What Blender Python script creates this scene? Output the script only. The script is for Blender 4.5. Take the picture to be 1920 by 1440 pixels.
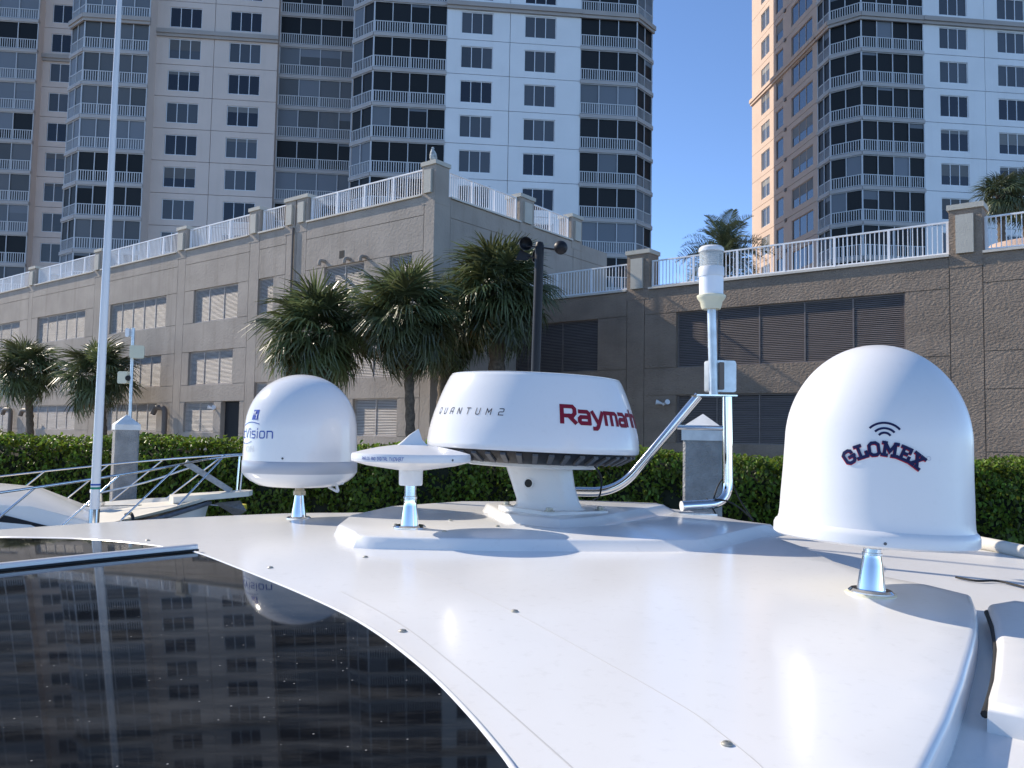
import bpy, bmesh, math, random
from mathutils import Vector, Matrix
from mathutils.geometry import delaunay_2d_cdt
import numpy as np
random.seed(7)
R = math.radians
scene = bpy.context.scene
for _o in list(bpy.data.objects): bpy.data.objects.remove(_o)

# ------------------------------------------------------------------ camera
EYE = 4.0                       # metres above the water
FPX = 1550.0                    # focal length in pixels of the 1920 x 1440 photograph
PITCH, ROLL = R(3.6), R(1.02)
_f = Vector((0, math.cos(PITCH), math.sin(PITCH)))
_r0 = Vector((1, 0, 0)); _u0 = Vector((0, -math.sin(PITCH), math.cos(PITCH)))
_r = _r0*math.cos(ROLL) + _u0*math.sin(ROLL)
_u = _u0*math.cos(ROLL) - _r0*math.sin(ROLL)
cam_data = bpy.data.cameras.new('camera'); cam = bpy.data.objects.new('camera', cam_data)
scene.collection.objects.link(cam)
cam.matrix_world = Matrix(((_r.x, _u.x, -_f.x, 0), (_r.y, _u.y, -_f.y, 0), (_r.z, _u.z, -_f.z, EYE), (0, 0, 0, 1)))
cam_data.sensor_fit = 'HORIZONTAL'; cam_data.sensor_width = 36.0
cam_data.lens = FPX/1920*36.0
cam_data.clip_start = 0.02; cam_data.clip_end = 8000
scene.camera = cam

# ------------------------------------------------------------------ light
SUN_AZ, SUN_EL = R(-62), R(34)
S = Vector((math.sin(SUN_AZ)*math.cos(SUN_EL), math.cos(SUN_AZ)*math.cos(SUN_EL), math.sin(SUN_EL)))
world = bpy.data.worlds.new('World'); scene.world = world; world.use_nodes = True
wn = world.node_tree.nodes; wl = world.node_tree.links
sky = wn.new('ShaderNodeTexSky'); sky.sky_type = 'NISHITA'; sky.sun_disc = False
sky.sun_elevation = SUN_EL; sky.sun_rotation = SUN_AZ
sky.altitude = 0; sky.air_density = 0.45; sky.dust_density = 0.0; sky.ozone_density = 1.4
hs = wn.new('ShaderNodeHueSaturation'); hs.inputs['Saturation'].default_value = 1.06; wl.new(sky.outputs[0], hs.inputs['Color']); wl.new(hs.outputs[0], wn['Background'].inputs[0]); wn['Background'].inputs[1].default_value = 0.15
sun_d = bpy.data.lights.new('sun', 'SUN'); sun_d.energy = 2.7; sun_d.angle = R(0.53); sun_d.color = (1.0, 0.89, 0.74)
sun = bpy.data.objects.new('sun', sun_d); scene.collection.objects.link(sun)
sun.rotation_euler = S.to_track_quat('Z', 'Y').to_euler(); sun.location = (-30, 15, 60)
scene.view_settings.view_transform = 'Standard'; scene.view_settings.look = 'None'
scene.view_settings.exposure = 1.18; scene.view_settings.gamma = 1.0
scene.cycles.max_bounces = 8

# ------------------------------------------------------------------ pixel helpers
E0 = Vector((0, 0, EYE))
def ray(px, py): return (_f*FPX + _r*(px-960) + _u*(720-py)).normalized()
def P(px, py, d):                         # the point of that sight line at depth d (world y)
    v = ray(px, py); return E0 + v*(d/v.y)
def on_z(px, py, z):
    v = ray(px, py); return E0 + v*((z-EYE)/v.z)
def on_f(px, py, zf):                     # hit a height field z = zf(x, y)
    v = ray(px, py); lo, hi = 0.05, 9.0
    p = E0
    t = 0.05
    while t < 9.0:
        p = E0 + v*t
        if p.z < zf(p.x, p.y): break
        t += 0.02
    lo, hi = t-0.02, t
    for _ in range(30):
        m = (lo+hi)/2; p = E0 + v*m
        if p.z < zf(p.x, p.y): hi = m
        else: lo = m
    return p

# ------------------------------------------------------------------ materials
MATS = {}
def mat(name, col, rough=0.6, metal=0.0, noise=0.0, nscale=4.0, bump=0.0, bscale=30.0, spec=0.5, col2=None, coat=0.0, detail=4.0, island=0.0, objrand=0.0, translucent=0.0, stretch=None, transmission=0.0, alpha=1.0, streak=0.0, dirt=0.0):
    m = bpy.data.materials.new(name); m.use_nodes = True
    nt = m.node_tree; n = nt.nodes; l = nt.links; b = n['Principled BSDF']
    c4 = (*col, 1)
    b.inputs['Base Color'].default_value = c4; b.inputs['Roughness'].default_value = rough
    b.inputs['Metallic'].default_value = metal; b.inputs['Specular IOR Level'].default_value = spec
    b.inputs['Coat Weight'].default_value = coat; b.inputs['Coat Roughness'].default_value = 0.05
    b.inputs['Transmission Weight'].default_value = transmission; b.inputs['Alpha'].default_value = alpha
    src = None
    tc = n.new('ShaderNodeNewGeometry')
    pos = tc.outputs['Position']
    if stretch:
        mp = n.new('ShaderNodeVectorMath'); mp.operation = 'MULTIPLY'; mp.inputs[1].default_value = stretch
        l.new(pos, mp.inputs[0]); pos = mp.outputs[0]
    if noise > 0:
        t = n.new('ShaderNodeTexNoise'); t.inputs['Scale'].default_value = nscale; t.inputs['Detail'].default_value = detail
        l.new(pos, t.inputs['Vector'])
        mx = n.new('ShaderNodeMix'); mx.data_type = 'RGBA'
        d = col2 if col2 else tuple(x*(1-noise) for x in col)
        up = col if col2 else tuple(min(1, x*(1+noise)) for x in col)
        mx.inputs['A'].default_value = (*d, 1); mx.inputs['B'].default_value = (*up, 1)
        cr = n.new('ShaderNodeMapRange'); cr.inputs['From Min'].default_value = 0.3; cr.inputs['From Max'].default_value = 0.7
        l.new(t.outputs['Fac'], cr.inputs['Value']); l.new(cr.outputs[0], mx.inputs['Factor'])
        src = mx.outputs['Result']
    for amt, vec, sc, lo, hi in ((streak, (1.6, 1.6, 0.10), 1.0, 0.52, 0.75), (dirt, (1, 1, 1), 60.0, 0.56, 0.74), (dirt*0.35, (1, 1, 1), 5.0, 0.5, 0.8)):
        if amt > 0:
            vm = n.new('ShaderNodeVectorMath'); vm.operation = 'MULTIPLY'; vm.inputs[1].default_value = vec; l.new(tc.outputs['Position'], vm.inputs[0])
            tn = n.new('ShaderNodeTexNoise'); tn.inputs['Scale'].default_value = sc; tn.inputs['Detail'].default_value = 7; tn.inputs['Roughness'].default_value = 0.65; l.new(vm.outputs[0], tn.inputs['Vector'])
            mr0 = n.new('ShaderNodeMapRange'); mr0.inputs['From Min'].default_value = lo; mr0.inputs['From Max'].default_value = hi; mr0.inputs['To Max'].default_value = amt; l.new(tn.outputs['Fac'], mr0.inputs['Value'])
            mx0 = n.new('ShaderNodeMix'); mx0.data_type = 'RGBA'; mx0.inputs['B'].default_value = (col[0]*0.45, col[1]*0.42, col[2]*0.36, 1)
            if src: l.new(src, mx0.inputs['A'])
            else: mx0.inputs['A'].default_value = c4
            l.new(mr0.outputs[0], mx0.inputs['Factor']); src = mx0.outputs['Result']
    for amt, kind in ((island, 'i'), (objrand, 'o')):
        if amt > 0:
            hs = n.new('ShaderNodeHueSaturation')
            if src: l.new(src, hs.inputs['Color'])
            else: hs.inputs['Color'].default_value = c4
            ro = tc.outputs['Random Per Island'] if kind == 'i' else n.new('ShaderNodeObjectInfo').outputs['Random']
            mr = n.new('ShaderNodeMapRange'); mr.inputs['To Min'].default_value = 1-amt; mr.inputs['To Max'].default_value = 1+amt
            l.new(ro, mr.inputs['Value']); l.new(mr.outputs[0], hs.inputs['Value'])
            mr2 = n.new('ShaderNodeMapRange'); mr2.inputs['To Min'].default_value = 0.5-amt*0.05; mr2.inputs['To Max'].default_value = 0.5+amt*0.03
            l.new(ro, mr2.inputs['Value']); l.new(mr2.outputs[0], hs.inputs['Hue'])
            src = hs.outputs['Color']
    if src: l.new(src, b.inputs['Base Color'])
    if bump > 0:
        t2 = n.new('ShaderNodeTexNoise'); t2.inputs['Scale'].default_value = bscale; t2.inputs['Detail'].default_value = 3
        l.new(pos, t2.inputs['Vector'])
        bp = n.new('ShaderNodeBump'); bp.inputs['Strength'].default_value = min(1, bump); bp.inputs['Distance'].default_value = 0.03*max(1, bump)
        l.new(t2.outputs['Fac'], bp.inputs['Height']); l.new(bp.outputs[0], b.inputs['Normal'])
    if translucent > 0:
        tr = n.new('ShaderNodeBsdfTranslucent'); ms = n.new('ShaderNodeMixShader'); ms.inputs[0].default_value = translucent
        if src: l.new(src, tr.inputs['Color'])
        else: tr.inputs['Color'].default_value = c4
        l.new(b.outputs[0], ms.inputs[1]); l.new(tr.outputs[0], ms.inputs[2])
        l.new(ms.outputs[0], n['Material Output'].inputs['Surface'])
    MATS[name] = m
    return m

M_gel = mat('gelcoat', (0.755, 0.75, 0.735), 0.18, noise=0.02, nscale=3.0, spec=0.26, dirt=0.13)
M_gel2 = mat('gelcoat_deck', (0.72, 0.71, 0.69), 0.3, noise=0.03, nscale=6.0, dirt=0.12)
M_dome = mat('dome_plastic', (0.74, 0.735, 0.73), 0.28, noise=0.015, nscale=5, dirt=0.06)
M_domegl = mat('dome_gloss', (0.74, 0.735, 0.73), 0.14, spec=0.4, dirt=0.06)
M_band = mat('grey_band', (0.40, 0.42, 0.46), 0.35)
M_chrome = mat('stainless', (0.62, 0.62, 0.62), 0.07, metal=1.0)
M_steel = mat('brushed_steel', (0.62, 0.63, 0.64), 0.22, metal=1.0, noise=0.1, nscale=40)
M_alu = mat('satin_aluminium', (0.62, 0.63, 0.65), 0.32, metal=0.35)
M_galv = mat('galvanised', (0.55, 0.58, 0.60), 0.42, metal=0.7, noise=0.15, nscale=30)
M_dgalv = mat('dull_galvanised', (0.30, 0.31, 0.32), 0.55, metal=0.5, noise=0.2, nscale=30)
M_black = mat('black_plastic', (0.014, 0.014, 0.016), 0.45, spec=0.25)
M_rubber = mat('black_rubber', (0.012, 0.012, 0.012), 0.7)
M_grey = mat('grey_plastic', (0.085, 0.088, 0.092), 0.5)
M_navy = mat('navy_ink', (0.015, 0.018, 0.07), 0.6, spec=0.15)
M_blue = mat('blue_ink', (0.03, 0.08, 0.36), 0.6, spec=0.15)
M_green = mat('green_ink', (0.02, 0.22, 0.16), 0.6, spec=0.15)
M_redink = mat('dark_red_ink', (0.20, 0.012, 0.03), 0.6, spec=0.15)
M_red = mat('red_ink', (0.55, 0.03, 0.05), 0.6, spec=0.15)
M_ink = mat('black_ink', (0.02, 0.02, 0.035), 0.6, spec=0.15)
M_greyink = mat('grey_ink', (0.45, 0.47, 0.52), 0.5)
M_cream = mat('aged_cream_plastic', (0.72, 0.68, 0.50), 0.4, noise=0.05, nscale=30)
M_lens = mat('clear_lens', (0.70, 0.73, 0.70), 0.05, alpha=0.28)
M_frost = mat('frosted_lens', (0.85, 0.86, 0.87), 0.3)
M_brass = mat('tarnished_brass', (0.42, 0.36, 0.26), 0.5, metal=0.4, noise=0.2, nscale=80)
M_bronze = mat('weathered_bolt', (0.42, 0.40, 0.34), 0.45, metal=0.6, noise=0.3, nscale=120)
M_seam_line = mat('seam_line_grey', (0.52, 0.51, 0.49), 0.6)
# sunroof glass with dust specks
def glass_mat():
    m = mat('tinted_glass', (0.006, 0.007, 0.009), 0.035, spec=0.14)
    nt = m.node_tree; n = nt.nodes; l = nt.links; b = n['Principled BSDF']
    g = n.new('ShaderNodeNewGeometry')
    v = n.new('ShaderNodeTexVoronoi'); v.inputs['Scale'].default_value = 80; l.new(g.outputs['Position'], v.inputs['Vector'])
    sp = n.new('ShaderNodeMath'); sp.operation = 'LESS_THAN'; sp.inputs[1].default_value = 0.075; l.new(v.outputs['Distance'], sp.inputs[0])
    t = n.new('ShaderNodeTexNoise'); t.inputs['Scale'].default_value = 30; t.inputs['Detail'].default_value = 8; l.new(g.outputs['Position'], t.inputs['Vector'])
    gt = n.new('ShaderNodeMath'); gt.operation = 'GREATER_THAN'; gt.inputs[1].default_value = 0.53; l.new(t.outputs['Fac'], gt.inputs[0])
    mu = n.new('ShaderNodeMath'); mu.operation = 'MULTIPLY'; l.new(sp.outputs[0], mu.inputs[0]); l.new(gt.outputs[0], mu.inputs[1])
    t3 = n.new('ShaderNodeTexNoise'); t3.inputs['Scale'].default_value = 9; t3.inputs['Detail'].default_value = 9; t3.inputs['Roughness'].default_value = 0.7
    mv = n.new('ShaderNodeVectorMath'); mv.operation = 'MULTIPLY'; mv.inputs[1].default_value = (0.5, 2.5, 1); l.new(g.outputs['Position'], mv.inputs[0]); l.new(mv.outputs[0], t3.inputs['Vector'])
    mr = n.new('ShaderNodeMapRange'); mr.inputs['From Min'].default_value = 0.45; mr.inputs['From Max'].default_value = 0.8; mr.inputs['To Max'].default_value = 0.055; l.new(t3.outputs['Fac'], mr.inputs['Value'])
    ad = n.new('ShaderNodeMath'); ad.operation = 'MULTIPLY_ADD'; ad.inputs[1].default_value = 0.35; l.new(mu.outputs[0], ad.inputs[0]); l.new(mr.outputs[0], ad.inputs[2])
    mx = n.new('ShaderNodeMix'); mx.data_type = 'RGBA'; mx.inputs['A'].default_value = (0.006, 0.007, 0.009, 1); mx.inputs['B'].default_value = (0.75, 0.74, 0.7, 1)
    l.new(ad.outputs[0], mx.inputs['Factor']); l.new(mx.outputs['Result'], b.inputs['Base Color'])
    return m
M_glass = glass_mat()

M_stuccoL = mat('stucco_light', (0.37, 0.315, 0.262), 0.9, streak=0.35, noise=0.12, nscale=0.7, bump=0.5, bscale=9, detail=8)
M_stuccoR = mat('stucco_dark', (0.265, 0.205, 0.155), 0.9, streak=0.25, noise=0.14, nscale=0.9, bump=1.2, bscale=11, detail=8, stretch=(1, 1, 1.7))
M_plaque = mat('stucco_plaque', (0.50, 0.47, 0.40), 0.85, noise=0.06, nscale=2, bump=0.3, bscale=25)
M_coping = mat('coping', (0.62, 0.57, 0.49), 0.8, noise=0.08, nscale=2)
M_joint = mat('joint_filler', (0.10, 0.09, 0.08), 0.9)
M_louvL = mat('louvre_pale', (0.50, 0.43, 0.37), 0.55, noise=0.2, nscale=3, stretch=(0.3, 0.3, 4))
M_louvR = mat('louvre_brown', (0.17, 0.14, 0.125), 0.5, noise=0.15, nscale=3, stretch=(0.3, 0.3, 4))
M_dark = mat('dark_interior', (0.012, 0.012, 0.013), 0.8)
M_white = mat('white_paint', (0.80, 0.80, 0.80), 0.45, noise=0.03, nscale=3)
M_pink = mat('pink_planter', (0.62, 0.47, 0.40), 0.85, noise=0.08, nscale=1.5, bump=0.3, bscale=20)
M_deckf = mat('deck_floor', (0.42, 0.38, 0.34), 0.9, noise=0.1, nscale=1)
M_tw_white = mat('tower_white', (0.82, 0.81, 0.79), 0.8, streak=0.10, noise=0.04, nscale=0.35, detail=7)
M_tw_beige = mat('tower_beige', (0.72, 0.595, 0.51), 0.8, streak=0.10, noise=0.05, nscale=0.35, detail=7)
M_tw_tan = mat('tower_tan', (0.56, 0.42, 0.33), 0.8, noise=0.05, nscale=0.3, detail=7)
M_tw_slab = mat('tower_slab', (0.47, 0.43, 0.40), 0.8, noise=0.06, nscale=0.6)
M_corn = mat('tower_cornice', (0.42, 0.37, 0.33), 0.8, noise=0.06, nscale=0.6)
M_rail = mat('tower_rail', (0.58, 0.585, 0.59), 0.5)
M_blind = mat('window_roller_blind', (0.15, 0.148, 0.145), 0.7, objrand=0.4)
M_pane_d = mat('window_dark', (0.014, 0.015, 0.02), 0.12, spec=0.6)
M_pane_m = mat('window_blind', (0.07, 0.074, 0.08), 0.25, spec=0.6, objrand=0.25)
M_scr_d = mat('screen_dark_interior', (0.010, 0.011, 0.012), 0.5, spec=0.3, objrand=0.5)  # shade of the open balcony interior put into the opaque pane colour
M_scr_m = mat('screen_shade', (0.17, 0.185, 0.205), 0.55, spec=0.3, objrand=0.2)
M_scr_l = mat('screen_pale', (0.11, 0.115, 0.12), 0.5, spec=0.3, objrand=0.3)
M_pane_b = mat('window_sky', (0.03, 0.035, 0.05), 0.05, spec=0.9)
M_conc = mat('concrete', (0.30, 0.29, 0.275), 0.9, noise=0.2, nscale=9, bump=0.6, bscale=60, detail=8)
M_conc2 = mat('seawall_concrete', (0.34, 0.32, 0.29), 0.9, noise=0.2, nscale=2, bump=0.4, bscale=20)
M_cap = mat('pile_cap', (0.70, 0.69, 0.66), 0.6, noise=0.12, nscale=12, detail=8)
M_trunk = mat('palm_trunk', (0.115, 0.09, 0.065), 0.95, noise=0.35, nscale=9, bump=1.0, bscale=12)
M_frond = mat('palm_frond', (0.105, 0.13, 0.055), 0.36, spec=0.55, noise=0.3, nscale=1.2, objrand=0.5, translucent=0.3)
M_frond2 = mat('palm_frond_blue', (0.085, 0.11, 0.055), 0.42, spec=0.5, noise=0.3, nscale=1.2, objrand=0.35, translucent=0.15)
M_dead = mat('palm_dead', (0.30, 0.17, 0.05), 0.7, noise=0.3, nscale=3, objrand=0.3, translucent=0.2)
M_leaf = mat('hedge_leaf', (0.125, 0.185, 0.022), 0.42, spec=0.35, island=0.65, translucent=0.45)
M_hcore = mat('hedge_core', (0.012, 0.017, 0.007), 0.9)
M_twig = mat('hedge_twig', (0.08, 0.06, 0.04), 0.9)
M_ground = mat('ground', (0.32, 0.29, 0.24), 0.95, noise=0.3, nscale=0.8)
M_water = mat('water', (0.02, 0.035, 0.035), 0.06, bump=0.35, bscale=2.5)
M_boat = mat('boat_gelcoat', (0.76, 0.74, 0.69), 0.22, noise=0.04, nscale=3)
M_boatdeck = mat('boat_deck', (0.74, 0.69, 0.58), 0.5, noise=0.06, nscale=5)
M_cushion = mat('cream_vinyl', (0.78, 0.68, 0.50), 0.5, noise=0.05, nscale=4)
M_rubrail = mat('rub_rail', (0.10, 0.11, 0.13), 0.5, noise=0.3, nscale=10)
M_brown = mat('brown_duct', (0.15, 0.12, 0.10), 0.6)
M_beigebox = mat('beige_box', (0.62, 0.60, 0.45), 0.5)
M_yellow = mat('yellow_float', (0.62, 0.50, 0.04), 0.5)
M_bird = mat('bird_feather', (0.42, 0.44, 0.42), 0.8, noise=0.5, nscale=14)
M_canvas = mat('tube_canvas', (0.60, 0.56, 0.48), 0.7, noise=0.1, nscale=8)
M_smear = mat('sealant_smear', (0.66, 0.68, 0.64), 0.5, noise=0.15, nscale=40)

# ------------------------------------------------------------------ mesh builder
COL = scene.collection
class MB:
    def __init__(self): self.v = []; self.f = []
    def add(self, vs, fs):
        o = len(self.v); self.v += [tuple(p) for p in vs]; self.f += [tuple(i+o for i in q) for q in fs]; return self
    def hexa(self, p):      # eight corners: 0-3 one face in order, 4-7 the opposite face
        return self.add(p, [(0, 1, 2, 3), (7, 6, 5, 4), (0, 4, 5, 1), (1, 5, 6, 2), (2, 6, 7, 3), (3, 7, 4, 0)])
    def box(self, x0, x1, y0, y1, z0, z1):
        return self.hexa([(x0, y0, z0), (x1, y0, z0), (x1, y1, z0), (x0, y1, z0), (x0, y0, z1), (x1, y0, z1), (x1, y1, z1), (x0, y1, z1)])
    def tube(self, path, r, n=12, caps=True, closed=False):
        path = [Vector(p) for p in path]; rs = r if isinstance(r, (list, tuple)) else [r]*len(path)
        m = len(path); t0 = (path[1]-path[0]).normalized()
        a = Vector((0, 0, 1)) if abs(t0.z) < 0.9 else Vector((1, 0, 0))
        nx = t0.cross(a).normalized(); vs = []
        for i, p in enumerate(path):
            t = (path[min(i+1, m-1)]-path[max(i-1, 0)]).normalized()
            nx = (nx - t*nx.dot(t)).normalized(); ny = t.cross(nx)
            vs += [p + (nx*math.cos(2*math.pi*k/n)+ny*math.sin(2*math.pi*k/n))*rs[i] for k in range(n)]
        fs = [(i*n+k, i*n+(k+1) % n, (i+1)*n+(k+1) % n, (i+1)*n+k) for i in range(m-1) for k in range(n)]
        if caps: fs += [tuple(range(n-1, -1, -1)), tuple((m-1)*n+k for k in range(n))]
        return self.add(vs, fs)
    def lathe(self, prof, c=(0, 0, 0), n=64, a0=0.0, a1=None, cap=True):
        full = a1 is None; a1 = a0+2*math.pi if full else a1; cnt = n if full else n+1
        vs = []
        for (r, z) in prof:
            for k in range(cnt):
                a = a0+(a1-a0)*k/n; vs.append((c[0]+r*math.cos(a), c[1]+r*math.sin(a), c[2]+z))
        m = len(prof); fs = []
        for i in range(m-1):
            for k in range(n):
                k2 = (k+1) % cnt
                fs.append((i*cnt+k, i*cnt+k2, (i+1)*cnt+k2, (i+1)*cnt+k))
        if cap and full:
            if prof[0][0] > 1e-6: fs.append(tuple(range(cnt-1, -1, -1)))
            if prof[-1][0] > 1e-6: fs.append(tuple((m-1)*cnt+k for k in range(cnt)))
        return self.add(vs, fs)
    def prism(self, poly, z0, z1):
        n = len(poly)
        return self.add([(x, y, z0) for x, y in poly]+[(x, y, z1) for x, y in poly],
                        [tuple(range(n-1, -1, -1)), tuple(range(n, 2*n))]+[(i, (i+1) % n, n+(i+1) % n, n+i) for i in range(n)])
    def mesh(self, name, m, smooth=None, recalc=True):
        me = bpy.data.meshes.new(name); me.from_pydata(self.v, [], self.f)
        if m: me.materials.append(m)
        if recalc or smooth:
            bm = bmesh.new(); bm.from_mesh(me)
            if smooth:
                bmesh.ops.remove_doubles(bm, verts=bm.verts, dist=1e-6)
            if recalc: bmesh.ops.recalc_face_normals(bm, faces=bm.faces)
            if smooth:
                lim = R(smooth)
                for f in bm.faces: f.smooth = True
                for e in bm.edges:
                    if len(e.link_faces) == 2 and e.calc_face_angle(0) > lim: e.smooth = False
            bm.to_mesh(me); bm.free()
        return me
    def build(self, name, m, parent=None, smooth=None, world=False, recalc=True):
        me = self.mesh(name, m, smooth, recalc)
        return link(name, me, parent, world)
def link(name, me, parent=None, world=False, loc=None, rot=None):
    o = bpy.data.objects.new(name, me); COL.objects.link(o)
    if parent is not None:
        o.parent = parent
        if world:                       # vertices are in world space: cancel the parents' placement
            mw = Matrix.Identity(4); q = parent
            chain = []
            while q: chain.append(q); q = q.parent
            for q in reversed(chain): mw = mw @ q.matrix_parent_inverse @ q.matrix_basis
            o.matrix_parent_inverse = mw.inverted()
    if loc is not None: o.location = loc
    if rot is not None: o.rotation_euler = rot
    return o
def tag(o, label, cat, group=None, kind=None):
    o['label'] = label; o['category'] = cat
    if group: o['group'] = group
    if kind: o['kind'] = kind
    return o
def thing(name, label, cat, loc=(0, 0, 0), rot=(0, 0, 0), group=None):
    o = bpy.data.objects.new(name, None); COL.objects.link(o); o.location = loc; o.rotation_euler = rot
    o.empty_display_size = 0.2
    return tag(o, label, cat, group)
def struct(o): o['kind'] = 'structure'; return o
def stuff(o): o['kind'] = 'stuff'; return o

def spline(pts, n=8):
    pts = [Vector(p) for p in pts]; out = []
    for i in range(len(pts)-1):
        p0 = pts[max(i-1, 0)]; p1 = pts[i]; p2 = pts[i+1]; p3 = pts[min(i+2, len(pts)-1)]
        for k in range(n):
            t = k/n
            out.append(0.5*((2*p1)+(p2-p0)*t+(2*p0-5*p1+4*p2-p3)*t*t+(3*p1-p0-3*p2+p3)*t**3))
    out.append(pts[-1]); return out
def fillet(pts, rad, n=8):
    pts = [Vector(p) for p in pts]; out = [pts[0]]
    for i in range(1, len(pts)-1):
        a = (pts[i-1]-pts[i]); b = (pts[i+1]-pts[i]); d = min(rad, a.length*0.48, b.length*0.48)
        p = pts[i]+a.normalized()*d; q = pts[i]+b.normalized()*d
        for k in range(n+1):
            t = k/n; out.append(p*(1-t)**2+pts[i]*2*t*(1-t)+q*t*t)
    out.append(pts[-1]); return out

def sheet(poly, zf, step, rings, name, m, parent, smooth=50, world=True):
    """Cambered panel over a plan outline: poly is a list of (x, y); rings = (outward, down) edge rounding."""
    poly = [Vector((p[0], p[1])) for p in poly]
    area = sum(poly[i].x*poly[(i+1) % len(poly)].y-poly[(i+1) % len(poly)].x*poly[i].y for i in range(len(poly)))
    if area < 0: poly.reverse()
    dens = []
    for i, p in enumerate(poly):
        q = poly[(i+1) % len(poly)]; k = max(1, int((q-p).length/step))
        dens += [p.lerp(q, j/k) for j in range(k)]
    n = len(dens)
    xs = [p.x for p in dens]; ys = [p.y for p in dens]
    def inside(x, y):
        c = False; j = n-1
        for i in range(n):
            if (ys[i] > y) != (ys[j] > y) and x < (xs[j]-xs[i])*(y-ys[i])/(ys[j]-ys[i])+xs[i]: c = not c
            j = i
        return c
    pts = list(dens)
    arr = np.array([(p.x, p.y) for p in dens])
    x = min(xs)+step/2
    while x < max(xs):
        y = min(ys)+step/2
        while y < max(ys):
            if inside(x, y) and np.min(np.hypot(arr[:, 0]-x, arr[:, 1]-y)) > step*0.6: pts.append(Vector((x, y)))
            y += step
        x += step
    vo, eo, fo, *_ = delaunay_2d_cdt(pts, [], [list(range(n))], 1, 1e-7)
    mb = MB(); mb.v = [(p.x, p.y, zf(p.x, p.y)) for p in vo]; mb.f = [tuple(f) for f in fo]
    nrm = []
    for i in range(n):
        t = (dens[(i+1) % n]-dens[i-1]).normalized(); nrm.append(Vector((t.y, -t.x)))
    prev = None
    o0 = len(mb.v)
    for j, (ow, dn) in enumerate([(0.0, 0.0)]+list(rings)):
        for i in range(n):
            p = dens[i]+nrm[i]*ow; mb.v.append((p.x, p.y, zf(dens[i].x, dens[i].y)-dn))
        if j:
            a = o0+(j-1)*n; b = o0+j*n
            for i in range(n): mb.f.append((a+i, b+i, b+(i+1) % n, a+(i+1) % n))
    return mb.build(name, m, parent, smooth=smooth, world=world, recalc=False)

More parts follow.
